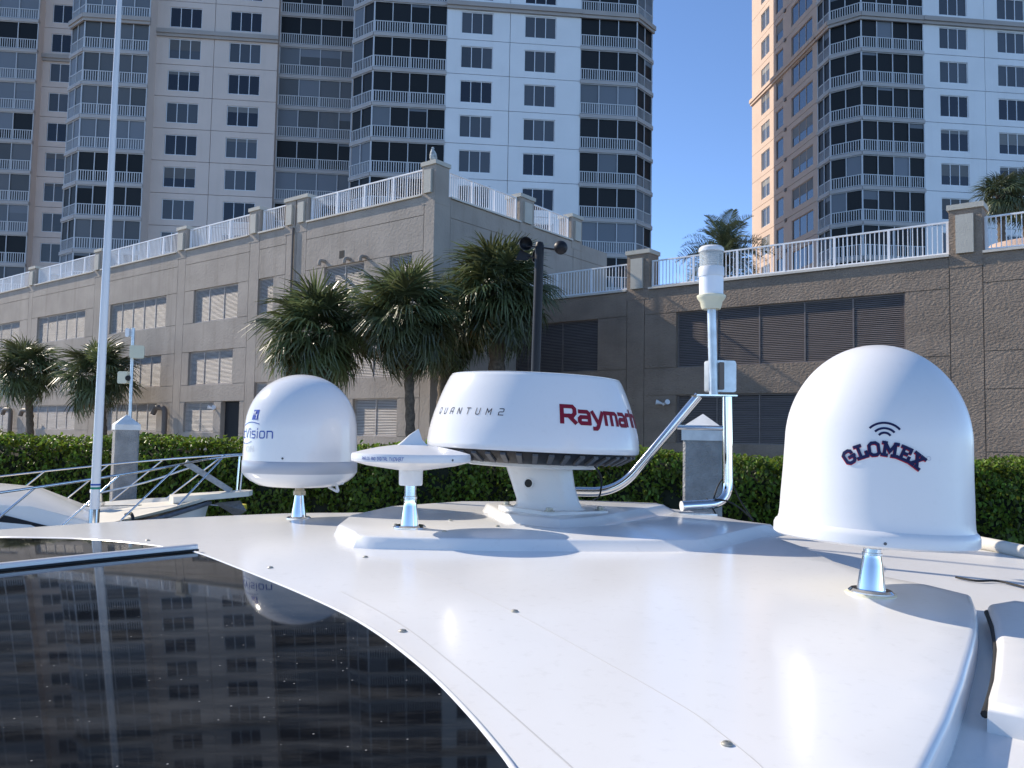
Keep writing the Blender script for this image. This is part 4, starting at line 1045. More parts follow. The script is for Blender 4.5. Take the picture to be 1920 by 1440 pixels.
mb = MB(); rbox(mb, P(257, 660, 9.18), 0.075, 0.03, 0.072, R(20)); mb.build('antenna_box', M_beigebox, t, world=True)
mb = MB(); rbox(mb, P(234, 708, 9.30), 0.068, 0.04, 0.068, R(-20)); mb.build('antenna_box', M_beigebox, t, world=True)
mb = MB(); c = P(241, 709, 9.25); mb.tube([c, c+Vector((0, -0.02, 0))], 0.03, 14); mb.build('lens_port', M_rubber, t, world=True)
mb = MB(); c = P(240.5, 624, 9.28); rbox(mb, c, 0.022, 0.03, 0.05, 0.0); mb.build('sensor', M_white, t, world=True)

# ================================================================== NEIGHBOURING BOAT
bow = P(392, 934, 8.3)
hd = Vector((0.88, 0.47, 0)).normalized(); pt_ = Vector((-hd.y, hd.x, 0))          # heading, port
yaw = math.atan2(hd.y, hd.x)
boat = thing('motor_boat', 'small white motor boat with bow rail, lying left behind the yacht roof', 'boat', (bow.x, bow.y, 0), (0, 0, yaw))
ZB = bow.z
def hb(t):       # half beam at distance t behind the bow
    k = [(0, 0.06), (0.2, 0.36), (0.5, 0.74), (0.85, 1.06), (1.3, 1.32), (2, 1.52), (3.5, 1.62), (8, 1.62)]
    for i in range(len(k)-1):
        if t <= k[i+1][0]: f = (t-k[i][0])/(k[i+1][0]-k[i][0]); return k[i][1]+(k[i+1][1]-k[i][1])*f
    return 1.5
def dz(t): return ZB-0.02-0.135*min(t, 3)
ts = [0, 0.15, 0.3, 0.5, 0.7, 0.9, 1.14, 1.5, 2, 2.7, 3.5, 5, 8]
mb = MB(); vs = []; nst = len(ts)
for t_ in ts:
    b = hb(t_); z = dz(t_)
    for (y, zz, dx) in ((b, z, 0), (b*0.97, z-0.12, -0.03*1), (b*0.72, 0.5, -0.5*max(0, 1-t_/3)), (0.0, -0.3, -0.9*max(0, 1-t_/3)), (-b*0.72, 0.5, -0.5*max(0, 1-t_/3)), (-b*0.97, z-0.12, -0.03), (-b, z, 0)):
        vs.append((-t_+dx, y, zz))
mb.add(vs, [(i*7+j, (i+1)*7+j, (i+1)*7+j+1, i*7+j+1) for i in range(nst-1) for j in range(6)]+[tuple((nst-1)*7+j for j in range(7)), (6, 5, 4, 3, 2, 1, 0)])
mb.build('hull', M_boat, boat, smooth=35)
mb = MB(); vs = []
for t_ in ts:
    b = hb(t_)-0.02; z = dz(t_)+0.012
    for y, e in ((b, 0), (b*0.9, 0.0), (b*0.86, -0.035), (0, -0.0), (-b*0.86, -0.035), (-b*0.9, 0.0), (-b, 0)): vs.append((-t_, y, z+e+0.03))
mb.add(vs, [(i*7+j, (i+1)*7+j, (i+1)*7+j+1, i*7+j+1) for i in range(nst-1) for j in range(6)])
mb.build('foredeck', M_boatdeck, boat, smooth=30)
for s in (1, -1):
    mb = MB(); mb.tube([(-t_, s*(hb(t_)+0.01), dz(t_)-0.02) for t_ in ts], 0.022, 8); mb.build('rub_rail', M_rubrail, boat, smooth=50)
# trunk cabin
mb = MB(); prof = [(1.02, 0.03), (1.5, 0.30), (2.3, 0.50), (8.0, 0.62)]; vs = []
for (t_, h) in prof:
    b = min(hb(t_)*0.78, 1.12); z0 = dz(min(t_, 3))
    for (y, z) in ((-b, z0+0.02), (-b*0.93, z0+h*0.86), (-b*0.82, z0+h), (0, z0+h+0.04*(h > 0.1)), (b*0.82, z0+h), (b*0.93, z0+h*0.86), (b, z0+0.02)): vs.append((-t_, y, z))
mb.add(vs, [(i*7+j, (i+1)*7+j, (i+1)*7+j+1, i*7+j+1) for i in range(3) for j in range(6)]+[(0, 1, 2, 3, 4, 5, 6), tuple(21+j for j in (6, 5, 4, 3, 2, 1, 0))])
cab = mb.build('cabin', M_boat, boat, smooth=25)
for s in (-1, 1):
    mb = MB(); q = []
    for (t_, h) in ((1.30, 0.05), (1.80, 0.28), (4.6, 0.44), (4.6, 0.05)):
        b = min(hb(t_)*0.78, 1.12); k = 1-0.07*h/0.42; q.append((-t_, s*(b*k+0.012), dz(3 if t_ > 3 else t_)+h))
    mb.add(q+[(x, y-s*0.03, z) for x, y, z in q], [(0, 1, 2, 3), (7, 6, 5, 4), (0, 4, 5, 1), (1, 5, 6, 2), (2, 6, 7, 3), (3, 7, 4, 0)]); mb.build('cabin_window', M_pane_d, cab)
mb = MB(); rbox(mb, (-2.75, 0.05, dz(2.7)+0.60), 0.85, 0.55, 0.085, 0, 0.08); mb.build('sun_pad', M_cushion, boat, smooth=40)
# pulpit, roller and anchor
mb = MB(); mb.add([(-0.35, -0.17, ZB+0.03), (0.36, -0.12, ZB+0.07), (0.42, 0, ZB+0.075), (0.36, 0.12, ZB+0.07), (-0.35, 0.17, ZB+0.03),
                   (-0.35, -0.17, ZB-0.03), (0.36, -0.12, ZB+0.02), (0.42, 0, ZB+0.025), (0.36, 0.12, ZB+0.02), (-0.35, 0.17, ZB-0.03)],
                  [(0, 1, 2, 3, 4), (9, 8, 7, 6, 5)]+[(i, 5+i, 5+(i+1) % 5, (i+1) % 5) for i in range(5)]); mb.build('pulpit', M_boatdeck, boat)
mb = MB(); mb.hexa([(-0.25, -0.03, ZB+0.33), (0.18, -0.03, ZB+0.05), (0.22, -0.03, ZB+0.09), (-0.22, -0.03, ZB+0.38), (-0.25, 0.03, ZB+0.33), (0.18, 0.03, ZB+0.05), (0.22, 0.03, ZB+0.09), (-0.22, 0.03, ZB+0.38)])
an = mb.build('anchor', M_dgalv, boat)
mb = MB(); mb.add([(0.05, 0, ZB-0.05), (0.34, -0.14, ZB-0.12), (0.30, 0, ZB-0.03), (0.34, 0.14, ZB-0.12), (0.28, 0, ZB-0.2)], [(0, 1, 2), (0, 2, 3), (0, 4, 1), (0, 3, 4), (1, 4, 2), (2, 4, 3)]); mb.build('fluke', M_dgalv, an)
mb = MB(); mb.tube([(-1.0, 0.12, dz(1)+0.04), (-1.0, 0.12, dz(1)+0.22)], [0.05, 0.05], 14); mb.tube([(-1.0, 0.12, dz(1)+0.10), (-1.0, 0.12, dz(1)+0.13)], 0.075, 14); mb.tube([(-1.0, 0.12, dz(1)+0.22), (-1.0, 0.12, dz(1)+0.25)], 0.065, 14); mb.box(-1.12, -0.6, 0.06, 0.18, dz(1)+0.03, dz(1)+0.09); mb.build('windlass', M_steel, boat, smooth=40)
# rails and stanchions
RH = 0.42
def rail_pt(t_, s, h): return Vector((-t_+0.16*h/RH, s*max(0.03, hb(max(t_, 0.02))-0.07), dz(max(t_, 0))+0.03+h))
for s in (-1, 1):
    path = [rail_pt(t_, s, RH) for t_ in (5.0, 3.5, 2.7, 2.0, 1.5, 1.0, 0.6, 0.25)]+[Vector((0.25, s*0.14, ZB+0.43)), Vector((0.48, s*0.05, ZB+0.44))]
    mb = MB(); mb.tube(spline(path, 4), 0.0105, 8); rl = mb.build('bow_rail', M_chrome, boat, smooth=60)
    for t_ in (0.25, 0.75, 1.25, 1.85, 2.6, 3.4):
        a = rail_pt(t_+0.10, s, 0.0); b = rail_pt(t_-0.22, s, RH); mb = MB(); mb.tube([a, b], 0.009, 8); mb.build('stanchion', M_chrome, boat, smooth=60)
    mb = MB(); mb.tube([(0.28, s*0.09, ZB+0.06), (0.30, s*0.11, ZB+0.43)], 0.010, 8); mb.build('stanchion', M_chrome, boat, smooth=60)
mb = MB(); mb.tube(spline([(-0.80, -0.86, dz(.75)+0.06), (-0.76, -0.93, dz(.75)+0.07), (-0.75, -1.02, dz(.75)-0.02), (-0.78, -1.01, dz(.75)-0.35)], 6), 0.014, 8); mb.build('mooring_strap', M_rubber, boat, smooth=60)
mb = MB(); mb.tube(spline([(-1.05, 0.1, dz(1)+0.2), (-0.6, 0.0, ZB+0.16), (-0.2, 0, ZB+0.30)], 6), 0.010, 6); mb.build('anchor_chain', M_galv, boat, smooth=60)
# yellow float on the dock line
c = P(447, 950, 9.0); f = thing('float', 'small yellow rope float hanging by the boat bow', 'float', tuple(c))
mb = MB(); mb.lathe([(0.001, -0.09), (0.03, -0.085), (0.035, -0.03), (0.018, -0.01), (0.018, 0.01), (0.035, 0.03), (0.03, 0.085), (0.001, 0.09)], n=14)
mb.v = [(z, y, x) for x, y, z in mb.v]; mb.build('buoy', M_yellow, f, smooth=60)
mb = MB(); mb.tube([(-0.09, 0, 0), (-0.5, -0.2, 0.05), (-1.0, -0.5, 0.03)], 0.006, 6); mb.build('rope', M_greyink, f)

# ================================================================== BIRD ON THE CORNER POST
pc = Vector(FL.pt(0.28, 0.15, ZL+POSTH_L)); bd = thing('perched_bird', 'small grey bird perched on the tall corner post', 'bird', tuple(pc))
mb = MB()
pth = [(0, 0, 0.0), (0.0, 0, 0.04), (0.01, 0, 0.16), (0.0, 0, 0.30), (-0.02, 0, 0.42), (-0.03, 0, 0.47), (-0.02, 0, 0.52), (-0.01, 0, 0.57), (-0.005, 0, 0.60)]
mb.tube(pth, [0.05, 0.10, 0.15, 0.135, 0.09, 0.055, 0.058, 0.05, 0.012], 14)
mb.build('body', M_bird, bd, smooth=80)
mb = MB(); mb.tube([(-0.05, -0.02, 0.535), (-0.16, -0.05, 0.50)], [0.018, 0.003], 8); mb.build('beak', M_rubber, bd)
mb = MB(); mb.tube([(0.06, 0.04, 0.16), (0.13, 0.09, -0.02)], [0.06, 0.02], 8); mb.build('tail', M_bird, bd, smooth=60)

# ================================================================== THE YACHT'S HARDTOP
def zr(x, y):                                  # cambered roof, world height
    return EYE-0.225-0.03*(y-1.9)**2-0.016*(x-0.25)**2-(0.9*(y-2.62)**2 if y > 2.62 else 0)
def hitr(px, py, dzz=0.0): return on_f(px, py, lambda x, y: zr(x, y)+dzz)
def xy(p): return (p.x, p.y)
yacht = thing('motor_yacht', 'own white motor yacht, glossy hardtop with dark sunroof filling the foreground', 'boat', (0, 1.0, 0))
right_px = [(1690, 1475), (1710, 1440), (1760, 1345), (1790, 1272), (1808, 1215), (1816, 1185), (1819, 1160), (1817, 1135), (1810, 1114), (1740, 1097), (1653, 1080), (1560, 1052), (1500, 1024)]
right_edge = [xy(hitr(*p)) for p in right_px]
plan = [(-2.3, -0.6), (0.16, -0.6), (0.2, 0.2), (0.27, 0.5)]+right_edge+[(0.62, 2.1), (0.58, 2.45), (0.5, 2.62), (0.3, 2.74), (0.0, 2.78), (-0.35, 2.74), (-0.7, 2.62), (-1.0, 2.44), (-1.3, 2.20), (-1.6, 1.98), (-1.9, 1.68), (-2.15, 1.2), (-2.28, 0.5)]
EDGE = [(0.004, 0.001), (0.008, 0.004), (0.010, 0.009), (0.010, 0.052), (0.0, 0.06)]
roof = sheet(plan, zr, 0.045, EDGE, 'hardtop', M_gel, yacht)
# supporting superstructure and hull under the roof (mostly hidden)
mb = MB()
def ring(z, k, ox=0.0): return [((x+0.55)*k-0.55+ox, (y-0.9)*k+0.9, z) for x, y in ((-2.1, -0.5), (0.1, -0.5), (0.5, 1.0), (0.5, 2.3), (-0.2, 2.6), (-1.1, 2.25), (-1.95, 1.4))]
a = ring(EYE-0.42, 0.93); b = ring(2.2, 1.15); c = ring(1.2, 1.5); d = ring(-0.4, 1.3)
mb.add(a+b+c+d, [(r_*7+i, r_*7+(i+1) % 7, (r_+1)*7+(i+1) % 7, (r_+1)*7+i) for r_ in range(3) for i in range(7)]+[(6, 5, 4, 3, 2, 1, 0), tuple(range(21, 28))])
mb.build('superstructure', M_gel2, yacht, world=True)
# lower side deck right of the roof
zs_ = lambda x, y: zr(x, y)-0.034
lp = [xy(hitr(1710, 1475, -0.034)), (0.30, 0.50), (0.34, 0.3), (2.0, 0.2), (2.2, 1.2)]
tube_px = [(2050, 1066), (1920, 1035), (1840, 1018), (1760, 1004), (1640, 990)]
lp = [(0.20, 0.2), (2.0, 0.1), (2.3, 0.9)]+[xy(on_z(px, py, EYE-0.268)) for px, py in tube_px]+[(0.55, 2.25), (0.5, 1.9), (0.55, 1.5), (0.6, 1.3), (0.52, 1.1), (0.40, 0.8), (0.26, 0.5)]
sheet(lp, zs_, 0.05, [(0.004, 0.002), (0.006, 0.01), (0.006, 0.08)], 'side_deck', M_gel2, yacht)
mb = MB(); mb.tube(spline([on_z(px, py, EYE-0.262) for px, py in tube_px], 6), 0.017, 14); mb.build('edge_tube', M_canvas, yacht, world=True, smooth=60)
# sunroof glass
glass_px = [(-160, 1010), (-60, 1009), (0, 1010), (100, 1011.5), (170, 1014), (250, 1021), (310, 1029), (365, 1038), (440, 1066), (500, 1090), (560, 1115), (640, 1152), (700, 1187), (760, 1231), (820, 1283), (880, 1346), (930, 1406), (960, 1446), (1000, 1510)]
gp = [xy(hitr(*p)) for p in glass_px]
gp = [(p.x, p.y) for p in spline([Vector((q[0], q[1], 0)) for q in gp], 4)]
gpoly = [(-1.75, 1.72), (-1.62, 1.9)][:1]+gp+[(0.05, 0.40), (0.04, 0.2), (-0.05, 0.0), (-0.3, -0.15), (-1.3, -0.2), (-1.85, 0.1), (-1.98, 0.9)]
zg_ = lambda x, y: zr(x, y)+0.0035
sheet(gpoly, zg_, 0.05, [(0.001, 0.0012), (0.001, 0.0034)], 'sunroof_glass', M_glass, yacht, smooth=30)
def strip(pts, w, h, name, m, lift=0.0, parent=None, z=zr):
    """low rounded bead following the roof along plan points"""
    pts = [Vector((p[0], p[1])) for p in pts]; n = len(pts); vs = []
    for i, p in enumerate(pts):
        t = (pts[min(i+1, n-1)]-pts[max(i-1, 0)]).normalized(); nn = Vector((-t.y, t.x))
        for (k, hh) in ((-0.5, 0.0), (-0.36, 0.75), (0.0, 1.0), (0.36, 0.75), (0.5, 0.0)):
            q = p+nn*w*k; vs.append((q.x, q.y, z(q.x, q.y)+lift+hh*h))
    mb = MB(); mb.add(vs, [(i*5+j, (i+1)*5+j, (i+1)*5+j+1, i*5+j+1) for i in range(n-1) for j in range(4)]+[(0, 1, 2, 3, 4), tuple((n-1)*5+j for j in (4, 3, 2, 1, 0))])
    return mb.build(name, m, parent or yacht, world=True, smooth=60)
strip(gp, 0.0075, 0.0055, 'glass_trim', M_gel)
ra = hitr(-160, 1091); rb = hitr(368, 1035)
def bar(a, b, w, h0, h1, name, m, off=0.0):
    a = Vector((a.x, a.y)); b = Vector((b.x, b.y)); t = (b-a).normalized(); nn = Vector((-t.y, t.x)); mb = MB(); N = 16
    vs = []
    for i in range(N+1):
        p = a.lerp(b, i/N)+nn*off; z = zg_(p.x, p.y)
        for k, hh in ((-0.5, h0), (-0.5, h1*0.8), (-0.3, h1), (0.3, h1), (0.5, h1*0.8), (0.5, h0)):
            q = p+nn*w*k; vs.append((q.x, q.y, z+hh))
    mb.add(vs, [(i*6+j, (i+1)*6+j, (i+1)*6+(j+1) % 6, i*6+(j+1) % 6) for i in range(N) for j in range(6)]+[(0, 1, 2, 3, 4, 5), tuple(N*6+j for j in (5, 4, 3, 2, 1, 0))])
    return mb.build(name, m, yacht, world=True, smooth=30)
bar(ra, rb, 0.020, 0.0005, 0.0125, 'sunroof_rail', M_alu)
bar(ra, rb, 0.007, 0.0005, 0.004, 'rail_gasket', M_rubber, off=-0.0140)
# seams moulded into the roof, and screws
for px in ([(640, 1031), (703, 1046), (770, 1066), (840, 1090), (960, 1146), (1100, 1222), (1280, 1324), (1345, 1370), (1413, 1424), (1450, 1460)],):
    strip([xy(p) for p in spline([hitr(*q) for q in px], 5)], 0.0016, 0.0002, 'grey_line', M_seam_line)
strip([xy(p) for p in spline([hitr(*q) for q in [(640, 1109), (700, 1140), (770, 1183), (840, 1238), (910, 1296), (1000, 1375), (1080, 1446)]], 5)], 0.0022, 0.00015, 'moulding_line', M_seam_line)
scr = MB(); scr.lathe([(0.0052, 0.0), (0.0052, 0.0012), (0.0036, 0.0026), (0.0016, 0.0028), (0.0014, 0.0018), (0.0, 0.0018)], n=14); scr_me = scr.mesh('screw', M_bronze, smooth=40)
for px in ((685, 1045), (507, 1065), (755, 1184), (965, 1147), (1363, 1396), (277, 1014)):
    p = hitr(*px); o = link('screw', scr_me, yacht); o.location = (p.x, p.y-1.0, zr(p.x, p.y))
# raised platform carrying the antennas
ZP = EYE-0.2045
zpl = lambda x, y: ZP-0.004*(x+0.1)-0.012*(x-0.2)**2-0.004*(y-1.9)**2
pf_top = [(668, 996), (674, 1003.5), (700, 1005), (820, 1008), (940, 1010), (1053, 1011), (1180, 1012), (1305, 1012), (1360, 1000), (1420, 985.5), (1443, 983)]
tp = [xy(on_f(px, py, zpl)) for px, py in pf_top]+[(0.60, 2.18), (0.52, 2.46), (0.36, 2.60), (0.1, 2.66), (-0.15, 2.62), (-0.34, 2.40), (-0.40, 2.12), (-0.385, 1.90)]
def platform(top_poly, ztop, zbot, spread, name, m, parent):
    pts = [Vector((p[0], p[1], 0)) for p in top_poly]; pts = pts+[pts[0]]
    ring_ = []
    for i in range(len(pts)-1):
        k = max(1, int((pts[i+1]-pts[i]).length/0.03)); ring_ += [pts[i].lerp(pts[i+1], j/k) for j in range(k)]
    n = len(ring_)
    ar = sum(ring_[i].x*ring_[(i+1) % n].y-ring_[(i+1) % n].x*ring_[i].y for i in range(n))
    if ar < 0: ring_.reverse()
    poly = [(p.x, p.y) for p in ring_]
    # drop varies so that the skirt always reaches the roof
    P2 = [Vector(p) for p in poly]
    mb = MB(); vo, eo, fo, *_ = delaunay_2d_cdt(P2, [], [list(range(n))], 1, 1e-7)
    inner = []
    nrm = []
    for i in range(n):
        t = (P2[(i+3) % n]-P2[i-3]).normalized(); nrm.append(Vector((t.y, -t.x)))
    mb.v = [(p.x, p.y, ztop(p.x, p.y)) for p in vo]; mb.f = [tuple(f) for f in fo]
    o0 = len(mb.v)
    lev = [(0.0, 0.0), (0.35, 0.04), (0.8, 0.12), (1.0, 0.22)]
    rows = [[], [], [], [], []]
    for i in range(n):
        p = P2[i]; z0 = ztop(p.x, p.y); e = 0.006
        q = p+nrm[i]*(e+spread(p)); zb = zbot(q.x, q.y)-0.006
        rows[0].append((p.x, p.y, z0))
        p1 = p+nrm[i]*e*0.5; rows[1].append((p1.x, p1.y, z0-0.0008))
        p2 = p+nrm[i]*e; rows[2].append((p2.x, p2.y, z0-0.0035))
        p3 = p2.lerp(q, 0.9); rows[3].append((p3.x, p3.y, z0+(zb-z0)*0.86))
        p4 = q+nrm[i]*0.008; rows[4].append((p4.x, p4.y, zbot(p4.x, p4.y)-0.004))
    for r_ in rows: mb.v += r_
    for j in range(4):
        for i in range(n): mb.f.append((o0+j*n+i, o0+(j+1)*n+i, o0+(j+1)*n+(i+1) % n, o0+j*n+(i+1) % n))
    return mb.build(name, m, parent, world=True, smooth=40, recalc=False)
platform(tp, zpl, zr, lambda p: 0.010+0.03*max(0, min(1, (p.x+0.1)/0.6)), 'antenna_platform', M_gel, yacht)
# pad under the radar
zpad = lambda x, y: ZP+0.017-0.006*(x-0.1)
pad_px = [(948, 962), (1050, 973), (1120, 968), (1243, 946)]
pd = [xy(on_f(px, py, zpad)) for px, py in pad_px]+[(0.43, 2.45), (0.10, 2.52), (-0.06, 2.30)]
platform(pd, zpad, zpl, lambda p: 0.012+0.03*max(0, min(1, p.x/0.3)), 'radar_pad', M_gel, yacht)
for px in ((845, 976), (933, 987), (833, 997), (741, 984)):
    p = on_f(px[0], px[1], zpl); o = link('screw', scr_me, yacht); o.location = (p.x, p.y-1.0, zpl(p.x, p.y))
p0 = [on_f(px, py, zpl) for px, py in ((780, 958), (850, 959), (930, 964))]
strip([xy(p) for p in p0], 0.003, 0.0012, 'grey_line', M_seam_line, z=zpl)  # thin grey bead drawn across the platform top
# right-hand hatch coaming with gasket, standing on the side deck
hp = [hitr(px, py, -0.02) for px, py in ((1846, 1345), (1862, 1290), (1868, 1230), (1862, 1185), (1850, 1152))]
hx = [Vector((p.x+0.012, p.y)) for p in hp]
zh = lambda x, y: zs_(x, y)+0.030
coam = [(p.x, p.y) for p in hx]+[(hx[-1].x+0.05, hx[-1].y+0.03), (hx[-1].x+0.10, hx[-1].y+0.0), (1.2, 1.0), (1.2, 0.62), (hx[0].x+0.25, hx[0].y-0.14)]
sheet(coam, zh, 0.03, [(0.003, 0.001), (0.007, 0.004), (0.010, 0.010), (0.012, 0.045)], 'hatch', M_gel2, yacht, smooth=60)
mb = MB(); mb.tube(spline([Vector((p.x-0.0115, p.y, zh(p.x, p.y)-0.013)) for p in hx], 6), [0.0042]*(6*4+1), 8); mb.build('gasket', M_rubber, yacht, world=True, smooth=60)
cb = [hitr(px, py, -0.030) for px, py in ((1792, 1082), (1830, 1089), (1868, 1089), (1905, 1097), (1960, 1112))]
mb = MB(); mb.tube(spline(cb, 6), 0.0022, 8); mb.build('cable', M_rubber, yacht, world=True, smooth=60)

# ================================================================== WHIP ANTENNA
d = 3.3; b = P(173.5, 1030, d)
whip = thing('whip_antenna', 'tall thin white whip antenna with blue and green bands', 'antenna', tuple(b))
top = P(224, 0, d); ax = Vector((top.x-b.x, 0, top.z-b.z)).normalized(); s = SC(d)
def wp(h): return tuple(ax*(h*s))
mb = MB(); mb.tube([wp(0), wp(74)], 9.2*s, 20); mb.tube([wp(0), wp(3)], 16*s, 20); mb.build('ferrule', M_chrome, whip, smooth=50)
mb = MB(); mb.tube([wp(73), wp(230), wp(540), wp(1030), wp(1600)], [8.4*s, 8.0*s, 7.0*s, 4.9*s, 3.5*s], 20); mb.build('rod', M_dome, whip, smooth=50)
mb = MB(); mb.tube([wp(118), wp(121)], 8.7*s, 20); mb.build('blue_band', M_blue, whip, smooth=50)
mb = MB(); mb.tube([wp(111), wp(115)], 8.7*s, 20); mb.build('green_band', M_green, whip, smooth=50)
mb = MB(); mb.tube([wp(2), (0.05, -0.2, -0.25), (0.1, -0.7, -0.35)], 0.03, 10); mb.build('bracket', M_gel2, whip, smooth=50)

def facing(p): return math.atan2(-p[1], -p[0])         # direction from a thing to the camera
def dome_profile(r0, r1, z0, z1, ztop, n=22, power=2.0):
    pr = [(r0, z0), (r0+(r1-r0)*0.5, z0+(z1-z0)*0.5), (r1, z1)]
    for k in range(1, n+1):
        a = math.pi/2*k/n; pr.append((r1*math.cos(a)**(2/power) if k < n else 0.0, z1+(ztop-z1)*math.sin(a)**(2/power)))
    return pr
# ================================================================== SATELLITE DOME (left)
b = P(560, 968, 2.36); b.z = zr(b.x, b.y)-0.001; d = b.y; s = SC(d)
sat = thing('satellite_dome', 'white satellite TV dome with grey band on a chrome mast, left of the flat antenna', 'satellite dome', tuple(b))
mb = MB(); mb.lathe([(0.034, 0), (0.034, 0.003), (0.030, 0.006), (0.0, 0.006)], n=32); mb.build('base_plate', M_chrome, sat, smooth=40)
mb = MB(); mb.lathe([(0.021, 0.005), (0.0195, 0.018), (0.0145, 0.05), (0.0125, 0.068)], n=32); mb.build('mast', M_chrome, sat, smooth=50)
mb = MB(); mb.lathe([(0.0175, 0.066), (0.0175, 0.078), (0.0135, 0.078), (0.0135, 0.094)], n=6); mb.build('mast_nut', M_brass, sat)
RD = 104.5*s; z = lambda py: (971-py)*s
pr_low = [(0.0, z(912)), (RD*0.58, z(911)), (RD*0.72, z(908)), (RD*0.86, z(900)), (RD*0.95, z(892)), (RD*0.992, z(885))]
mb = MB(); mb.lathe(pr_low, n=64); mb.build('base', M_domegl, sat, smooth=50)
mb = MB(); mb.lathe([(RD*0.985, z(885)-0.001), (RD*1.0, z(884)), (RD*1.0, z(864)), (RD*0.985, z(863)+0.001)], n=64, cap=False); mb.build('grey_band', M_band, sat, smooth=50)
pr = dome_profile(RD*0.995, RD*0.975, z(863), z(808), z(703), power=2.08)
mb = MB(); mb.lathe(pr, n=72); dm = mb.build('dome', M_domegl, sat, smooth=50)
fc = facing(b)
txt = lettering('TracVision', 0.025, 0.0030, 0.0035, on_lathe(pr, fc-R(66), z(814)), font={**G, 'T': G['T']}); txt.build('lettering', M_blue, sat, recalc=False)
fn = on_lathe(pr, fc-R(62), z(814), 0.0009)
mb = MB(); stroke(mb, [(-0.045+0.09*k/16, 0.020+0.010*math.sin(math.pi*k/16*0.85)) for k in range(17)], 0.0018, fn, 0, 0.01); stroke(mb, [(-0.055+0.07*k/16, -0.022-0.007*math.sin(math.pi*k/16)) for k in range(17)], 0.0015, fn, 0, 0.01); mb.build('logo_swoosh', M_blue, sat, recalc=False)
fn = on_lathe(pr, fc-R(54), z(781), 0.0008); mb = MB()
for i in range(6): mb.add([fn(-0.0135+0.0045*i, -0.0135, 0), fn(-0.009+0.0045*i, -0.0135, 0), fn(-0.009+0.0045*i, 0.0135, 0), fn(-0.0135+0.0045*i, 0.0135, 0)], [(0, 1, 2, 3)])
em = mb.build('emblem', M_blue, sat, recalc=False)
lettering('M', 0.011, 0.0022, 0.001, on_lathe(pr, fc-R(56), z(778), 0.0016)).build('lettering', M_dome, sat, recalc=False)
lettering('1', 0.012, 0.0024, 0.001, on_lathe(pr, fc-R(51.5), z(784), 0.0016)).build('lettering', M_dome, sat, recalc=False)
lettering('KVH', 0.016, 0.0016, 0.0015, on_lathe(pr, fc-R(60), z(842), 0.0008)).build('lettering', M_greyink, sat, recalc=False)
fn = on_lathe(pr, fc-R(17), z(857), 0.0005)
mb = MB(); mb.add([fn(0.003*math.cos(a), 0.003*math.sin(a), 0.0012) for a in [k*math.pi/6 for k in range(12)]], [tuple(range(12))]); mb.build('screw', M_grey, sat, recalc=False)
mb = MB(); mb.tube(spline([(RD*0.55, -0.02, z(911)), (RD*0.72, -0.03, z(918)), (RD*0.70, -0.03, z(906)), (RD*0.80, -0.02, z(903))], 6), 0.004, 8); mb.build('cable_loop', M_dome, sat, smooth=60)

# ================================================================== FLAT TV ANTENNA
b = on_f(768, 990, zpl); d = b.y; s = SC(d)
tv = thing('tv_antenna', 'flat white saucer TV antenna with shark fin on a chrome mast', 'antenna', tuple(b))
z = lambda py: (990-py)*s
mb = MB(); mb.lathe([(0.036, 0), (0.036, 0.003), (0.032, 0.0065), (0.0, 0.0065)], n=32); mb.build('base_plate', M_chrome, tv, smooth=40)
mb = MB(); mb.lathe([(0.0205, 0.006), (0.0195, 0.014), (0.0150, 0.048), (0.0140, 0.055), (0.0140, 0.064), (0.0152, 0.065), (0.0152, 0.069), (0.0130, 0.070), (0.0130, 0.1)], n=40); mb.build('mast', M_chrome, tv, smooth=40)
mb = MB(); mb.lathe([(0.0245, z(911)), (0.026, z(908)), (0.0265, z(880))], n=40); mb.build('collar', M_dome, tv, smooth=50)
RT = 111*s
pr = [(0.02, z(884)), (RT*0.40, z(880)), (RT*0.75, z(874)), (RT*0.965, z(867.5)), (RT*0.995, z(866)), (RT, z(862)), (RT, z(856)), (RT*0.985, z(852)), (RT*0.82, z(847)), (RT*0.55, z(840.5)), (RT*0.30, z(836.5)), (0.0, z(835.5))]
mb = MB(); mb.lathe(pr, n=72); mb.build('saucer', M_dome, tv, smooth=28)
mb = MB(); fp = [(742, 836), (752, 828), (763, 817), (773, 809.5), (780, 805), (782.5, 813), (786, 825), (793, 833), (800, 836.5)]
q = [((px-768)*s, z(py)) for px, py in fp]
nn = len(q); w = 0.010; ang = R(20)
def rot(x, y): return (x*math.cos(ang)-y*math.sin(ang), x*math.sin(ang)+y*math.cos(ang))
vs = []
for sy in (-1, 0, 1):
    for (x, zz) in q:
        k = max(0.12, 1-(zz-z(836))/(z(805)-z(836))); r_ = rot(x*1.03+0.0, sy*w*k); vs.append((r_[0], r_[1]+0.0, zz-0.001))
mb.add(vs[:nn]+vs[2*nn:], [tuple(range(nn)), tuple(range(2*nn-1, nn-1, -1))]+[(i, nn+i, nn+(i+1) % nn, (i+1) % nn) for i in range(nn)]); mb.build('fin', M_dome, tv, smooth=30)
fc = facing(b)
ptv = [(RT*0.998, z(867)), (RT, z(862)), (RT, z(855))]
lettering('ANALOG AND DIGITAL TV', 0.0060, 0.0010, 0.0009, on_lathe(ptv, fc-R(34), z(860), 0.0006), xs=0.62).build('lettering', M_blue, tv, recalc=False)
lettering('DVBT', 0.0070, 0.0010, 0.0006, on_lathe(ptv, fc-R(12), z(860), 0.0006), slant=0.25, xs=0.8).build('lettering', M_blue, tv, recalc=False)
fn = on_lathe(ptv, fc+R(41), z(861), 0.0005); mb = MB(); mb.add([fn(0.0028*math.cos(a), 0.0028*math.sin(a), 0.0) for a in [k*math.pi/6 for k in range(12)]], [tuple(range(12))]); mb.build('screw', M_grey, tv, recalc=False)

